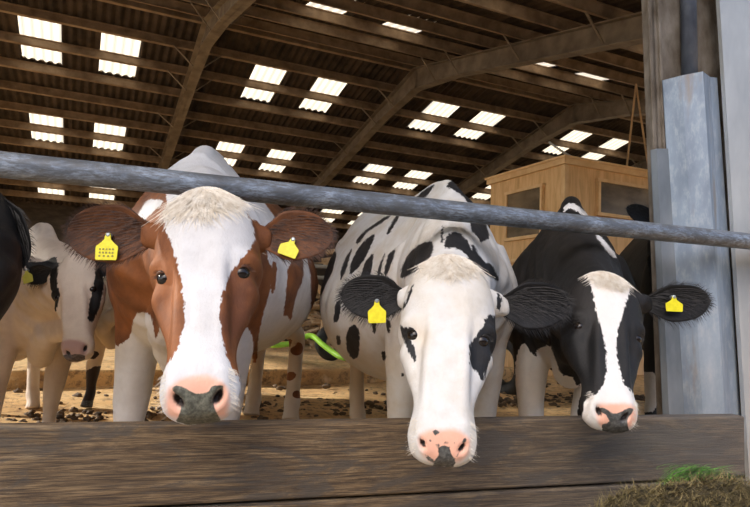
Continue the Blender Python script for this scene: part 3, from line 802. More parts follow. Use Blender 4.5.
    # gentle overall muscling away from the face
    bodyw = 1 - isface * 1.0
    rb = (co - org) / S; bx = rb @ lat; by = rb @ fwd; bz = rb[:, 2]
    off += bodyw * .010 * np.exp(-((by - .10) / .06) ** 2) * np.exp(-((np.abs(bx) - .20) / .08) ** 2) * sm(bz, .7, .85)      # shoulder blade edge
    off -= bodyw * .010 * np.exp(-((by + .02) / .06) ** 2) * sm(np.abs(bx), .15, .22) * sm(bz, .75, .9)
    off += bodyw * .003 * np.sin(by * 48 + 1.0) * sm(-by, .2, .4) * sm(by, -.95 * lenf, -.7 * lenf) * np.exp(-((bz - .85) / .2) ** 2)  # ribs
    nk = (1 - isface) * sm(by, .18, .3)
    off += nk * .004 * np.sin((rb[:, 2] * 60 + by * 45)) * sm(np.abs(bx), .02, .1)
    ws = pn(co[:, 0], co[:, 2], 9, seed) * .0022 + pn(co[:, 1], co[:, 2], 14, seed + 50) * .0016
    off += ws * (1 - .6 * isface)
    co = co + no * (off * np.where(isface, hs, S))[:, None]
    # ears (thin, so added after the shell has been fused)
    ne0 = nv; fl = len(me2.polygons); earinfo = []
    faces = [tuple(p.vertices) for p in me2.polygons]
    Vx = co.tolist(); darkv = [None] * nv
    earv = []
    if ears:
        for e_ in ears:
            a, b_, inf = ear_mesh(e_['R'], e_['T'], np.array(e_.get('op', (0, -1, 0)), float), e_['W'], hs, e_.get('droop', 0))
            k = len(Vx); Vx += [list(map(float, q_)) for q_ in a]; faces += [tuple(i + k for i in f) for f in b_]; earinfo.append((e_, inf, k, len(a)))
    me3 = bpy.data.meshes.new(name); me3.from_pydata(Vx, [], faces); me3.update(); bpy.data.meshes.remove(me2)
    n3 = len(me3.vertices); co = np.array(Vx); no = np.empty(n3 * 3); me3.vertices.foreach_get('normal', no); no = no.reshape(-1, 3)
    isface = np.concatenate([isface, np.zeros(n3 - nv, bool)]); isear = np.zeros(n3, bool); isear[nv:] = True
    # patches
    fl_face = isface
    pf = np.array([fl_face[f[0]] for f in faces]); pe_ = np.array([f[0] >= nv for f in faces])
    bv = {}
    cl = [tuple(x) for x in Vx]
    def bvh(k):
        if k not in bv:
            sel = pf if k == 'h' else (~pf & ~pe_)
            bv[k] = BVHTree.FromPolygons(cl, [faces[i] for i in np.nonzero(sel)[0]])
        return bv[k]
    F = {'dark': np.full(n3, float(base) * .05), 'pink': np.full(n3, -.05), 'nose': np.full(n3, -.05), 'tan': np.full(n3, -.05), 'inner': np.zeros(n3), 'hole': np.concatenate([hole, np.full(n3 - nv, -.02)])}
    for b_ in blobs:      # large markings on the parts of the animal turned away: (sign, x, y, z, rx, ry, rz) in body space
        sg, x, y, z, rx, ry, rz_ = b_; rb = (co - org) / S
        q_ = np.sqrt((((rb @ lat) - x) / rx) ** 2 + (((rb @ fwd) - y) / ry) ** 2 + ((rb[:, 2] - z) / rz_) ** 2)
        q_ = q_ + .16 * pn(rb[:, 0] , rb[:, 2], 9, seed + 5); d = np.clip((1 - q_) * .15, -.05, .05)
        if sg == 2: F['tan'] = np.maximum(F['tan'], d)
        elif sg > 0: F['dark'] = np.maximum(F['dark'], d)
        else: F['dark'] = np.minimum(F['dark'], -d)
    for (fld, sg, reg, poly, *rest) in patches:
        fr_ = rest[0] if rest else 1
        poly = smooth_poly(poly, fr_) if fr_ else poly
        hits = []
        for (x, y) in poly:
            d = Vector(ray(x, y)).normalized(); h = bvh(reg).ray_cast(Vector(CAM), d)
            hits.append(None if h[0] is None else np.array(h[0]))
        ok = [h for h in hits if h is not None]
        if not ok: continue
        dep = np.mean([(h - CAM) @ Fw for h in ok])
        pts = np.array([h if h is not None else CAM + ray(x, y) * dep for h, (x, y) in zip(hits, poly)])
        c_ = np.mean(np.array(ok), 0); nn_ = unit(CAM - c_); a1 = unit(np.cross(Z, nn_)); a2 = np.cross(nn_, a1)
        # perspective-correct along the patch: flatten in the patch's own plane
        dz = (pts - c_) @ nn_; D_ = np.linalg.norm(CAM - c_)
        vz = (co - c_) @ nn_
        pu = (pts - c_) @ a1 / (1 - dz / D_); pv = (pts - c_) @ a2 / (1 - dz / D_)
        vu = (co - c_) @ a1 / (1 - vz / D_); vv = (co - c_) @ a2 / (1 - vz / D_)
        mz = dz[[i for i, h in enumerate(hits) if h is not None]]
        lo, hi = mz.min() - (.10 if reg == 'h' else .16), mz.max() + (.12 if reg == 'h' else .2)
        ex_ = .08
        sel = (vz > lo) & (vz < hi) & (vu > pu.min() - ex_) & (vu < pu.max() + ex_) & (vv > pv.min() - ex_) & (vv < pv.max() + ex_)
        sel &= (isface if reg == 'h' else ~isface & ~isear)
        if reg == 'b': sel &= ~isear
        ii = np.nonzero(sel)[0]
        if not len(ii): continue
        d = seg_dist(vu[ii], vv[ii], np.stack([pu, pv], 1))
        gate = np.clip(((no[ii] @ nn_) + .30) * .12, -.05, .05); d = np.minimum(d, gate); d = np.clip(d, -.05, .05)
        if sg > 0: F[fld][ii] = np.maximum(F[fld][ii], d)
        else: F[fld][ii] = np.minimum(F[fld][ii], -d)
    # hooves
    hz_ = (co[:, 2] - g) / S; F['nose'] = np.where((hz_ < .075) & ~isface & ~isear, np.maximum(F['nose'], np.clip((.06 - hz_), -.05, .05)), F['nose'])
    for e_, inf, k, cnt in earinfo:
        F['dark'][k:k + cnt] = .05 if e_.get('dark', 1) else -.05
        F['inner'][k:k + len(inf['front'])] = 1.0
    for nm_, arr in F.items():
        at = me3.attributes.new(nm_, 'FLOAT', 'POINT'); at.data.foreach_set('value', arr.astype(np.float32))
    me3.vertices.foreach_set('co', (co - org).ravel()); me3.update()
    me3.polygons.foreach_set('use_smooth', [True] * len(me3.polygons))
    cow = bpy.data.objects.new(name, me3); COL.objects.link(cow); cow.location = Vector(org); me3.materials.append(coatm)
    tag(cow, label, 'cow', group)
    # eyes
    for sg in (-1, 1):
        c_ = A + v * vs * .59 * hs * ev + l * sg * .112 * wsc * hs - n * .016 * hs
        if True:
            h = bvh('h').ray_cast(Vector(c_ + l * sg * .12 + n * .09), Vector(-(l * sg * .12 + n * .09)).normalized())
            if h[0] is not None: c_ = np.array(h[0]) - unit(l * sg * .12 + n * .09) * .0150 * hs
        m = MB(); R_ = .0215 * hs; nu, nvv = 14, 20
        ax = unit(l * sg * .8 + n * .55); s1_ = unit(np.cross(ax, v)); s2_ = np.cross(ax, s1_)
        Vv = [c_ + R_ * ax]; Ff = []
        for i in range(1, nu):
            t = pi * i / nu
            for j in range(nvv): a = 2 * pi * j / nvv; Vv.append(c_ + R_ * (ax * cos(t) + (s1_ * cos(a) + s2_ * sin(a)) * sin(t)))
        Vv.append(c_ - R_ * ax)
        for j in range(nvv): Ff.append((0, 1 + j, 1 + (j + 1) % nvv))
        for i in range(nu - 2):
            for j in range(nvv): a = 1 + i * nvv + j; b_ = 1 + i * nvv + (j + 1) % nvv; Ff.append((a, a + nvv, b_ + nvv, b_))
        K = len(Vv) - 1
        for j in range(nvv): Ff.append((K, 1 + (nu - 2) * nvv + (j + 1) % nvv, 1 + (nu - 2) * nvv + j))
        mesh_obj('eye', Vv, Ff, M_eye, cow, smooth=True, origin=c_)
        # lids: two thick arcs above and below the eye
        if detail:
            vd = -v; sdv = unit(np.cross(ax, vd)); 
            for up_, nm_ in ((1, 'upper_eyelid'),):
                pts = []
                for t in np.linspace(-1.15, 1.15, 11):
                    e2 = unit(ax * .80 + (sdv * sin(t)) * 1.0 + vd * up_ * cos(t) * (.50 if up_ > 0 else .80))
                    pts.append(c_ + e2 * R_ * 1.06)
                mm_ = MB(); mm_.tube(pts, [R_ * (.05 + .20 * sin(pi * i / 10)) for i in range(11)], 8); mm_.build(nm_, hair, cow, smooth=True, origin=c_)
            # lashes
            Vh, Fh = [], []; q_ = np.random.RandomState(seed + sg)
            for i in range(26):
                t = q_.uniform(-1.0, 1.0); e2 = unit(ax * .9 + sdv * sin(t) + vd * cos(t) * .6); p_ = c_ + e2 * R_ * 1.15
                hair_strip(Vh, Fh, p_, e2 + ax * .5 - vd * .1, .014 * hs, .0005, -vd * .5, 3)
            mesh_obj('eyelashes', Vh, Fh, hair, cow, origin=c_)
    # ear hair + tags
    for e_, inf, k, cnt in earinfo:
        q_ = np.random.RandomState(seed * 3 + k % 97); Vh, Fh = [], []; fr_ = inf['front']; nn = inf['n']
        R_, d, w_, op, Le = inf['R'], inf['d'], inf['w'], inf['op'], inf['L']
        for _ in range(e_.get('nh', 900)):
            i = q_.randint(1, inf['NU']); j = q_.randint(0, nn); u = -1 + 2 * j / (nn - 1)
            p_ = fr_[i * nn + j]; edge_ = abs(u) > .8
            dd = d * q_.uniform(.5, 1.2) + w_ * u * (1.0 if edge_ else .3) + op * q_.uniform(.0, .35) + np.array([0, 0, -.1])
            hair_strip(Vh, Fh, np.array(p_) - op * .001, dd, q_.uniform(.012, .03) * (1.0 if not edge_ else .85) * (1.3 - .5 * i / inf['NU']), .0007, np.array([0, 0, -.25]), 3)
        for _ in range(e_.get('nh', 900) // 5):   # tip and rim fringe
            i = q_.randint(3, inf['NU'] + 1); j = q_.choice([0, nn - 1]) if i < inf['NU'] - 2 else q_.randint(0, nn); u = -1 + 2 * j / (nn - 1)
            p_ = fr_[i * nn + j]; dd = d * .8 + w_ * u * .9 + op * q_.uniform(-.2, .2)
            hair_strip(Vh, Fh, np.array(p_), dd, q_.uniform(.004, .010), .0006, np.array([0, 0, -.2]), 3)
        mesh_obj('ear_hair', Vh, Fh, e_.get('hair', hair), cow, origin=R_)
        if 'tag' in e_:
            tx, ty, tsz, rot, tm, side_w = e_['tag']   # photo point of the stud, size in metres, in-plane turn
            dpl = (inf['R'] * .45 + inf['R'] * 0 + (inf['R'] + d * Le) * .55); tp = onplane(tx, ty, dpl + op * .02, op)
            tn_ = unit(op + np.array([0, -.4, .15])); au = unit(np.array([cos(rot), 0, sin(rot)]) - tn_ * np.dot([cos(rot), 0, sin(rot)], tn_)); av = np.cross(tn_, au); av = av if av[2] > 0 else -av
            w2 = tsz * side_w
            out = [(-.10, .06), (.10, .06), (.13, -.05), (.16, -.22), (.30, -.36), (.50, -.52), (.52, -.60), (.50, -1.08), (.46, -1.14), (-.46, -1.14), (-.50, -1.08), (-.52, -.60), (-.50, -.52), (-.30, -.36), (-.16, -.22), (-.13, -.05)]
            pts = [tp + au * a * w2 + av * b_ * tsz * .86 + tn_ * .004 for a, b_ in out]
            m = MB(); m.prism(pts, tn_ * .0022); t_ = m.build('ear_tag', tm, cow, origin=tp); bevel(t_, .0008, 2); t_['label'] = 'yellow plastic ear tag'
            m = MB(); m.tube([tp - tn_ * .010, tp + tn_ * .007, tp + tn_ * .0085], [.0055, .005, .003], 14); m.build('stud', M_stud, t_).location = Vector(-tp)
            if e_.get('print'):
                for r_ in range(3):
                    m = MB(); 
                    for cx in np.linspace(-.3, .3, 5 if r_ < 2 else 4):
                        cc = tp + au * cx * w2 + av * (-.66 - .15 * r_) * tsz * .86 + tn_ * .0066
                        m.box(cc, au * w2 * .045, av * tsz * .035, tn_ * .0002)
                    m.build('print', M_print, t_).location = Vector(-tp)
    if tuft:
        # curly poll hair radiating from a crown point
        Vh, Fh = [], []; q_ = np.random.RandomState(seed + 40); n_t, vmax, wx_, Ln, hm = tuft
        done = 0
        while done < n_t:
            lx_ = q_.uniform(-wx_, wx_); lv_ = q_.uniform(-.03, vmax)
            if (lx_ / wx_) ** 2 + ((lv_ - .0) / vmax) ** 2 > 1 and lv_ > 0: done += 1; continue
            p_ = A + v * vs * .59 * hs * lv_ + l * lx_ * hs + n * .12 * hs
            h = bvh('h').ray_cast(Vector(p_), Vector(-n)); done += 1
            if h[0] is None: continue
            pt = np.array(h[0]); dd = v * (.9 + q_.uniform(-.3, .3)) + l * (lx_ / wx_) * .7 + n * q_.uniform(.0, .22) + l * q_.uniform(-.45, .45)
            if lv_ < 0: dd = dd + n * .1
            hair_strip(Vh, Fh, pt + n * .001, dd + n * .12, Ln * q_.uniform(.3, 1.45), .0011, -n * (.12 + .25 * abs(lx_ / wx_)) + l * q_.uniform(-.4, .4), 4)
        mesh_obj('poll_hair', Vh, Fh, hm, cow, origin=A)
    if detail:
        q_ = np.random.RandomState(seed + 80)
        for sd2 in (-1, 1):
            Vh, Fh = [], []
            for _ in range(80):
                a_ = sd2 * q_.uniform(.85, 1.0); lv_ = q_.uniform(.88, 1.02); p_ = A + v * vs * .59 * hs * lv_ + l * a_ * .075 * hs + n * (.08) * hs
                h = bvh('h').ray_cast(Vector(p_), Vector(-n))
                if h[0] is None: continue
                hair_strip(Vh, Fh, np.array(h[0]), v * .5 + l * a_ * 1.3 - n * .1, q_.uniform(.008, .022) * hs, .0003, -Z * .2, 3)
            mesh_obj('whiskers', Vh, Fh, H_white, cow, origin=M_)
    return cow

H_white = hairmat('cream_hair', (.66, .58, .46), (.86, .81, .72))
H_brown = hairmat('dark_brown_hair', (.055, .022, .010), (.16, .062, .026))
H_black = hairmat('black_hair', (.006, .005, .005), (.022, .019, .017))
H_earb = hairmat('ear_brown_hair', (.022, .009, .005), (.10, .038, .015))
C_red = coat('red_and_white_coat', (.71, .71, .72), (.27, .094, .028), (.60, .59, .59), (.125, .042, .015), nose=(.07, .07, .055))
C_holst = coat('white_and_black_coat', (.70, .69, .67), (.012, .012, .014), (.62, .57, .49), (.02, .019, .02))
C_black = coat('black_and_white_coat', (.73, .72, .70), (.008, .008, .0085), (.78, .74, .70), (.017, .015, .014))
C_cream = coat('cream_coat', (.66, .56, .46), (.010, .010, .010), (.56, .45, .36), nose=(.05, .04, .04), pink=(.34, .22, .20))
C_back = coat('black_coat', (.6, .56, .5), (.006, .006, .0065), dark2=(.012, .011, .010))
C_spot = coat('muddy_spotted_coat', (.50, .40, .28), (.035, .020, .014))

OD = ('dark', 1); 
# --- red and white cow
R1 = lambda x, y, Y: P(x, y, Y)
COWS = {}
make_cow('cow', 'large red and white cow facing the camera, white blaze and two yellow ear tags',
    P(205, 190, 1.44), P(195, 396, 1.16), radians(2), 1.0, P(206, 150, 2.3), (-.05, 1), C_red, H_brown, base=1, lenf=1.06, vox=.0062, seed=1, wsc=1.06, body_w=1.02, belly=.02, sh=1.22, hind={-1: (-.05, 0), 1: (.29, .08)}, ev=.435, neckdip=.035,
    patches=[('dark', -1, 'h', [(172, 180), (172, 196), (162.5, 226), (173, 247), (179, 273), (183, 294), (185.5, 320), (182, 333), (177, 351), (163, 370), (152, 385), (150, 440), (250, 440), (243, 385), (234, 372), (227, 357), (222, 334), (219, 320), (220, 303), (225, 288), (232, 270), (244, 256), (256, 241), (253, 225), (246, 211), (250, 200), (245, 170), (200, 160)]),
        ('pink', 1, 'h', [(166, 392), (172, 384), (180, 377), (199, 375), (218, 378), (229, 388), (230, 402), (226, 420), (169, 420), (163, 405)]),
        ('nose', 1, 'h', [(171.6, 387), (176, 384.5), (181, 385), (189, 390), (199, 393), (209, 391), (212, 386), (224, 385), (222, 393), (213, 404), (217, 412), (222, 425), (175, 425), (181.4, 410), (179.5, 401), (173.5, 394)]),
        ('dark', -1, 'b', [(150, 160), (212, 140), (262, 170), (268, 200), (290, 225), (310, 260), (312, 330), (265, 372), (250, 440), (100, 440), (104, 352), (112, 352), (120, 345), (131, 336), (134, 314), (147, 312), (152, 318), (156, 345), (166, 300), (170, 200)]),
        ('dark', -1, 'b', [(148, 199), (164, 200), (160, 206), (150, 214), (142, 226), (134, 226), (140, 210)]),
        ('dark', 1, 'b', [(240, 215), (262, 222), (268, 262), (274, 268), (270, 292), (262, 318), (258, 340), (257, 364), (252, 362), (254, 340), (247, 325), (240, 336), (236, 300)]),
        ('dark', -1, 'b', [(250, 296), (256, 292), (258, 298), (253, 308), (246, 322), (242, 320)]),
        ('dark', 1, 'b', [(272, 262), (277, 262), (276, 285), (273, 296), (270, 290)]),
        ('dark', 1, 'b', [(288, 262), (303, 256), (304, 279), (296, 295), (291, 322), (287, 315), (283, 317), (286, 295)]),
        ('dark', 1, 'b', [(261, 198), (272, 202), (287, 218), (291, 230), (282, 228), (272, 213)]),
        ('dark', 1, 'b', [(281, 342), (293, 338), (290, 348), (282, 350)])],
    blobs=[(-1, .1, -1.4, .3, .6, .5, .5), (-1, 0, .1, .15, .6, .4, .45), (2, 0, -1.35, .2, .5, .4, .5)] + [(1, x, y, z, .035, .05, .04) for x, y, z in ((.29, -1.42, .5), (.28, -1.4, .33), (.05, -1.45, .45), (.31, -1.36, .22), (.29, -1.3, .08), (.06, -1.38, .3), (.05, -1.35, .1))],
    ears=[dict(R=P(153, 236, 1.50), T=P(67, 232, 1.50), W=.140, op=(.15, -1, -.05), droop=.0, tag=(109, 235, .063, .02, M_tag, .82), print=1, nh=1700, hair=H_earb),
          dict(R=P(262, 240, 1.50), T=P(333, 234, 1.53), W=.125, op=(-.25, -1, .1), droop=.0, tag=(293, 240, .046, -.30, M_tag, 1.0), nh=1500, hair=H_earb)],
    legs={-1: (.20, 0), 1: (.14, 0)}, tuft=(2300, .17, .085, .05, H_white))
# --- white cow with black spots
make_cow('cow', 'white cow with black spots hanging its muzzle over the board, centre of the picture',
    P(452, 257, 1.50), P(443, 443, 1.22), radians(-3), .98, P(447, 184, 2.42), (-.24, 1), C_holst, H_black, base=-1, lenf=.85, vox=.0062, seed=2, wsc=1.10, ev=.455, nlat=.050, nsz=.72,
    patches=[('dark', 1, 'h', [(488, 313), (497, 318), (502, 335), (495, 350), (487, 367), (483.6, 383), (476, 372), (470, 364), (468.6, 344), (477.6, 336), (483.6, 325)]),
        ('dark', 1, 'h', [(399, 324), (404, 326), (409.6, 332), (411, 342), (416, 350), (415, 363), (409.6, 355), (404, 342)]),
        ('dark', 1, 'h', [(415, 283), (411, 296), (405, 308), (402, 312), (406, 298), (411, 286)]),
        ('dark', 1, 'h', [(497, 290), (502, 299), (500, 312), (497, 308)]),
        ('tan', 1, 'h', [(440, 246), (465, 246), (470, 262), (455, 276), (440, 270), (432, 256)]), ('tan', 1, 'h', [(412, 322), (426, 330), (424, 345), (414, 338)]),
        ('pink', 1, 'h', [(421, 433), (430, 429), (441, 428.6), (458, 429), (466, 433), (471.4, 441), (468, 456), (458.6, 463), (433, 463), (421, 455), (418.6, 441)]),
        ('nose', 1, 'h', [(439, 447), (448.6, 446), (452, 453), (456, 461), (454, 468), (431, 468), (434, 460), (440, 456)]),
        ('nose', 1, 'h', [(432, 430), (437, 429), (441, 431), (439, 436), (434, 436)]), ('nose', 1, 'h', [(422, 443), (426, 444), (425, 448), (421, 447)]), ('nose', 1, 'h', [(464, 437), (467, 438), (464, 444), (460, 453), (457, 459), (455, 456), (460, 446)]),
        ('nose', 1, 'h', [(436, 443), (439, 443), (439, 446), (436, 446)]), ('nose', 1, 'h', [(429, 439), (432, 439), (432, 442), (429, 442)]), ('nose', 1, 'h', [(445, 441), (448, 441), (448, 444), (445, 444)]), ('nose', 1, 'h', [(453, 443), (456, 442), (456, 445), (453, 446)]), ('nose', 1, 'h', [(424, 452), (430, 456), (434, 461), (430, 462), (425, 458)]),
        ('dark', 1, 'b', [(449, 181), (458, 180), (470, 190), (476, 202), (470, 205), (462, 195), (452, 189), (446, 187)]),
        ('dark', 1, 'b', [(436, 183), (430, 192), (425, 198), (414, 199), (424, 190)]),
        ('dark', 1, 'b', [(446, 235), (457, 231), (466, 238), (472, 250), (482, 265), (474, 266), (462, 250), (452, 248), (444, 248)]),
        ('dark', 1, 'b', [(471, 200), (480, 205), (487, 226), (490, 238), (480.5, 243), (477, 236), (470, 230)]),
        ('dark', 1, 'b', [(470, 240), (484, 262), (492, 264), (501, 283), (492, 278), (482, 272), (474, 262)]),
        ('dark', 1, 'b', [(432, 240), (433.6, 252), (425, 265), (413, 273), (400.4, 280), (401, 268), (410, 251), (421, 243)]),
        ('dark', 1, 'b', [(442, 224), (444, 227), (442.5, 244), (440.5, 242)]),
        ('dark', 1, 'b', [(388, 215), (392, 216), (374, 228), (366, 233), (358, 245), (355, 242), (363, 232), (374, 224)]),
        ('dark', 1, 'b', [(398, 212), (400, 216), (388, 236), (386, 233)]),
        ('dark', 1, 'b', [(376, 231), (372, 245), (361, 265), (349, 277), (350.5, 262), (360, 245)]),
        ('dark', 1, 'b', [(374, 251), (372, 268), (368, 282), (359, 284), (364, 263)]),
        ('dark', 1, 'b', [(386, 250), (381, 270), (378, 284), (375, 282), (379, 265)]),
        ('dark', 1, 'b', [(397, 247), (392, 262), (387, 276), (383.5, 274), (388, 254)]),
        ('dark', 1, 'b', [(353, 247), (349, 260), (346, 270), (340, 283), (341, 268), (347, 255)]),
        ('dark', 1, 'b', [(354, 323), (360, 331), (359, 357), (352, 360), (346, 348), (346.4, 331)]),
        ('dark', 1, 'b', [(336, 335), (340, 336), (341, 345), (337, 345)]),
        ('dark', 1, 'b', [(340.5, 298), (341, 308), (338, 322), (333, 323), (335, 304)]),
        ('dark', 1, 'b', [(381, 350), (386, 352), (386, 359), (383, 362)]), ('dark', 1, 'b', [(401, 347), (405, 349), (408, 355), (405, 357)]), ('dark', 1, 'b', [(401.5, 372), (404, 372), (404, 376), (401.5, 376)]),
        ('dark', 1, 'b', [(350, 285), (362, 290), (352, 300), (346, 290)]), ('dark', 1, 'b', [(372, 312), (377, 320), (375, 335), (372, 330)]), ('dark', 1, 'b', [(386, 318), (391, 322), (390, 334), (386, 330)])],
    ears=[dict(R=P(405, 299, 1.56), T=P(341, 294, 1.58), W=.112, op=(.1, -1, -.1), droop=.0, tag=(377, 301, .056, .05, M_tag, .78), nh=1300),
          dict(R=P(500, 306, 1.56), T=P(569, 304, 1.58), W=.118, op=(-.05, -1, -.1), droop=.0, nh=1300)],
    legs={-1: (.19, 0), 1: (.16, 0)}, tuft=(1700, .15, .075, .036, H_white), neckdip=.0,
    belly=.09, hind={-1: (.10, 0), 1: (.2, 0)}, blobs=[(2, -.1, -1.25, .2, .3, .35, .55), (1, .35, -.5, 1.0, .25, .3, .3), (1, .2, -1.1, 1.25, .3, .25, .2), (1, -.35, -.95, .9, .2, .22, .25)])
# --- black cow with a white blaze
make_cow('cow', 'black cow with a white blaze and pink muzzle beside the steel column',
    P(608, 274, 1.70), P(616, 412, 1.45), radians(4), 1.0, P(571, 200, 2.62), (.30, 1), C_black, H_black, base=1, lenf=.85, vox=.0066, seed=3, wsc=1.16, ev=.43,
    patches=[('dark', -1, 'h', [(587, 274), (593, 269), (601, 266.6), (614.6, 266.6), (625, 268), (630.5, 274), (630, 291), (623, 313.5), (617, 333), (616, 349.5), (620, 369), (623, 382.6), (631, 391), (640, 398), (650, 410), (650, 445), (580, 445), (583, 404), (590, 397), (603, 388.6), (606, 375.6), (606.5, 352), (602, 330), (596.6, 313.5), (592.5, 291)]),
        ('tan', 1, 'h', [(590, 268), (600, 264), (616, 264), (628, 268), (626, 280), (612, 288), (598, 284)]),
        ('pink', 1, 'h', [(596, 406), (602, 403), (610, 402.7), (629.4, 403), (637, 409), (637, 423), (627, 430), (603, 430), (596, 421)]),
        ('nose', 1, 'h', [(597, 406.5), (605.6, 408), (614, 414.6), (623, 412.4), (627, 408), (635, 409), (628, 418), (627, 425.4), (632, 435), (602, 435), (601, 424), (610, 423), (606.6, 415.7), (601, 413)]),
        ('dark', -1, 'b', [(563, 214), (564, 207), (568, 203), (576, 204), (592, 217), (586, 217), (575, 210), (569, 208)]),
        ('dark', -1, 'b', [(594, 234), (600, 235), (618, 257), (612, 258)]),
        ('dark', -1, 'b', [(516, 355), (524, 341), (530, 352), (538, 358), (545, 372), (549, 400), (549, 450), (520, 450), (515, 380)]),
        ('dark', -1, 'b', [(535.5, 350), (550, 344), (554, 356), (561, 375), (573, 377), (577, 387), (583, 381), (586, 389), (577, 403), (580, 450), (555, 450), (547, 381), (538, 362)])],
    ears=[dict(R=P(571, 300, 1.78), T=P(520, 308, 1.84), W=.10, op=(.05, -1, -.15), nh=700),
          dict(R=P(645, 304, 1.76), T=P(710, 301, 1.78), W=.105, op=(-.05, -1, -.1), tag=(673, 297, .042, .0, M_tag, 1.15), nh=1200)],
    legs={-1: (.165, 0), 1: (.05, .02)}, tuft=(1300, .13, .068, .03, H_white), body_w=.92)
# --- cream cow at the left
make_cow('cow', 'small cream cow with black face patches standing behind the red cow ear at left',
    P(73, 254, 2.46), P(73, 349, 2.24), radians(-4), 1.0, P(46, 226, 2.95), (-.8, 1), C_cream, H_black, base=-1, lenf=.75, body_w=.85, vox=.009, seed=4, wsc=.96,
    patches=[('dark', 1, 'h', [(52, 258), (60, 256), (58, 268), (57, 282), (60, 298), (56, 313), (46, 320), (39, 310), (45, 290), (48, 270)]),
        ('dark', 1, 'h', [(95, 262), (106, 268), (102, 300), (93, 324), (87, 318), (91, 295), (95, 280)]),
        ('pink', 1, 'h', [(58, 342), (72, 339), (87, 342), (89, 352), (84, 357), (62, 357)]), ('nose', 1, 'h', [(60, 354), (86, 354), (84, 362), (62, 362)]),
        ('dark', 1, 'b', [(24, 262), (44, 262), (56, 255), (58, 266), (44, 276), (30, 280)])],
    ears=[dict(R=P(55, 272, 2.52), T=P(25, 277, 2.56), W=.08, op=(.1, -1, -.1), tag=(27, 270, .055, .3, M_tagold, .8), nh=400),
          dict(R=P(93, 266, 2.52), T=P(110, 268, 2.56), W=.08, op=(-.1, -1, -.1), nh=300)], legs={-1: (.2, 0), 1: (.1, 0)}, detail=False, blobs=[(1, .3, -.6, 1.0, .3, .3, .3)])
# --- black cow cut by the left edge
make_cow('cow', 'black cow cut off by the left edge, only neck and cheek in view',
    P(-50, 180, 1.62), P(-92, 380, 1.32), radians(-12), 1.05, P(-130, 120, 2.25), (-1.0, 1), C_back, H_black, base=1, lenf=.82, vox=.009, seed=5,
    ears=[dict(R=P(-98, 215, 1.7), T=P(-165, 225, 1.7), W=.12, op=(0, -1, 0), nh=300), dict(R=P(-4, 200, 1.66), T=P(22, 268, 1.66), W=.13, op=(-.1, -1, .1), nh=900)], detail=False)
# --- black cow behind the column
make_cow('cow', 'black cow mostly hidden behind the steel column, one dark ear showing',
    P(672, 222, 2.95), P(690, 318, 2.75), radians(5), .95, P(690, 205, 3.65), (.25, 1), C_back, H_black, base=1, lenf=.8, vox=.009, seed=6,
    ears=[dict(R=P(655, 226, 3.0), T=P(627, 207, 3.0), W=.10, op=(.3, -1, 0), nh=400), dict(R=P(696, 232, 3.0), T=P(725, 232, 3.0), W=.10, op=(-.3, -1, 0), nh=300)],
    legs={-1: (.22, 0), 1: (.15, 0)}, detail=False, patches=[('dark', -1, 'b', [(636, 372), (658, 372), (658, 412), (636, 412)])])
# --- muddy young cow standing between and behind the cream and the red cow
g0 = np.array([-1.47, 3.72, 1.04])
make_cow('cow', 'young spotted cow behind the cream and the red cow, only a muddy foreleg showing',
    np.array([-1.20, 3.28, .99]), np.array([-1.17, 3.02, .66]), radians(-4), .9, g0, (.06, 1), C_spot, H_black, base=-1, lenf=.72, vox=.010, seed=9, detail=False, body_w=.7,
    blobs=[(1, .2, -.1, .95, .3, .35, .25), (1, -.2, .1, .9, .2, .3, .12), (1, -.3, -.6, .9, .3, .25, .3), (1, .2, -1.1, .9, .3, .2, .3), (1, -.22, .06, .12, .12, .15, .22), (1, -.2, .09, .45, .05, .05, .07), (1, -.2, .09, .62, .04, .05, .05), (1, .2, .06, .12, .1, .15, .2), (2, 0, -.2, .2, .6, 1.6, .5)],
    legs={-1: (.22, 0), 1: (.2, 0)})
#@@END
# ------------------------------------------------------------------ silage heap and grass
def heap():
    V = []; Fc = []
    c0 = np.array([P(700, 500, 1.38)[0] + .03, 1.46]); nx_, ny_ = 60, 36
    hw, hd = .40, .20
    def hz_(u, v_):
        r = 1 - (abs(u) ** 2.6 + abs(v_) ** 2.2)
        return max(0, r) ** .5
    top = atz(700, 474, .0)
    for j in range(ny_ + 1):
        for i in range(nx_ + 1):
            u = -1 + 2 * i / nx_; v_ = -1 + 2 * j / ny_
            x = c0[0] + u * hw; y = c0[1] + v_ * hd + .28 * u * hw
            V.append((x, y, HT * hz_(u, v_) * (1 + .035 * pn(x * 3, y * 3, 5, 4)) + .004))
    for j in range(ny_):
        for i in range(nx_):
            a = j * (nx_ + 1) + i; Fc.append((a, a + 1, a + nx_ + 2, a + nx_ + 1))
    return V, Fc, c0
HT = CAM[2] - (481 - 322) / 620 * 1.5 
V, Fc, hc = heap()
base = mesh_obj('silage_heap', V, Fc, M_haydark, smooth=True, origin=(hc[0], hc[1], 0))
tag(base, 'heap of chopped brown green silage at the foot of the board, lower right', 'silage', kind='stuff')
def strand(m, p, d, L, w, bend, seg=3):
    d = d / np.linalg.norm(d); sd = np.cross(d, Z + .3 * E); sd /= np.linalg.norm(sd)
    prev = None; k0 = len(m.v)
    for i in range(seg + 1):
        t = i / seg; c_ = p + d * L * t + bend * t * t * L; ww = w * (1 - .8 * t)
        m.v += [tuple(c_ - sd * ww), tuple(c_ + sd * ww)]
        if i: 
            a = k0 + 2 * (i - 1); m.f.append((a, a + 1, a + 3, a + 2))
q = np.random.RandomState(8); m = MB(); Va = np.array(V)
idx = [i for i in range(len(Va)) if Va[i, 2] > .04]
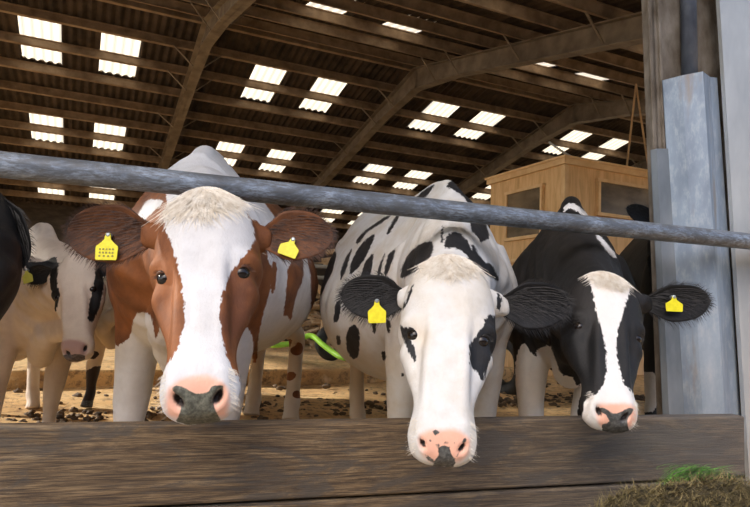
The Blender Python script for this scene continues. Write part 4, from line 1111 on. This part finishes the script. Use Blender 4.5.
for k in range(14000):
    p = Va[idx[q.randint(len(idx))]] + q.uniform(-.006, .006, 3)
    a_ = q.uniform(0, 2 * pi); d = np.array([cos(a_), sin(a_), q.uniform(-.3, .7)])
    strand(m, p, d, q.uniform(.012, .042), q.uniform(.0006, .0018), q.uniform(-.4, .4, 3), 2)
sh_ = mesh_obj('silage_straw', m.v, m.f, M_hay, None); sh_.parent = base; sh_.location = -base.location; sh_['kind'] = 'stuff'
# fresh grass tuft
gp = onplane(691, 471, (0, 1.47, 0), np.array([-.25, 1, 0])); m = MB()
for k in range(420):
    p = gp + np.array([.012 + q.uniform(-.06, .06), -.03 + q.uniform(-.03, .02), q.uniform(-.012, .022)])
    a_ = q.choice([0, pi]) + q.uniform(-.5, .5); d = np.array([cos(a_), sin(a_) * .4, q.uniform(-.1, .55)])
    strand(m, p, d, q.uniform(.03, .085), q.uniform(.0008, .002), np.array([0, 0, -q.uniform(.3, .9)]), 5)
o = m.build('grass_tuft', M_grass, origin=gp); tag(o, 'tuft of fresh green grass lying on top of the silage heap', 'grass', kind='stuff')

# added unseen wall behind the camera, blocks low sky to cut front light
m = MB(); m.box(B(3, -7.5, 2.3), E * 16, N * .1, Z * 2.3); tag(m.build('wall_skyblock', M_clad), kind='structure')
# ------------------------------------------------------------------ light
w = bpy.data.worlds.new('world'); scn.world = w; w.use_nodes = True; nt = w.node_tree
bg = nt.nodes['Background']
sk = nd(nt, 'ShaderNodeTexSky'); sk.sky_type = 'NISHITA'; sk.sun_disc = False; sk.sun_elevation = radians(48); sk.sun_rotation = radians(200)
sk.dust_density = 3; sk.ozone_density = 1
nt.links.new(sk.outputs[0], bg.inputs[0]); bg.inputs[1].default_value = .36
ld = bpy.data.lights.new('sun', 'SUN'); ld.energy = 7.0; ld.angle = radians(1.5); ld.color = (1, .93, .82)
sun = bpy.data.objects.new('sun', ld); COL.objects.link(sun)
sd = Vector((-.15, -.62, .80))      # towards the sun: high, from behind the barn
sd = Vector(-E * .82 + N * .57 + Z * .47)      # sun shining in through the open gable on the left
sun.rotation_euler = sd.to_track_quat('Z', 'Y').to_euler()
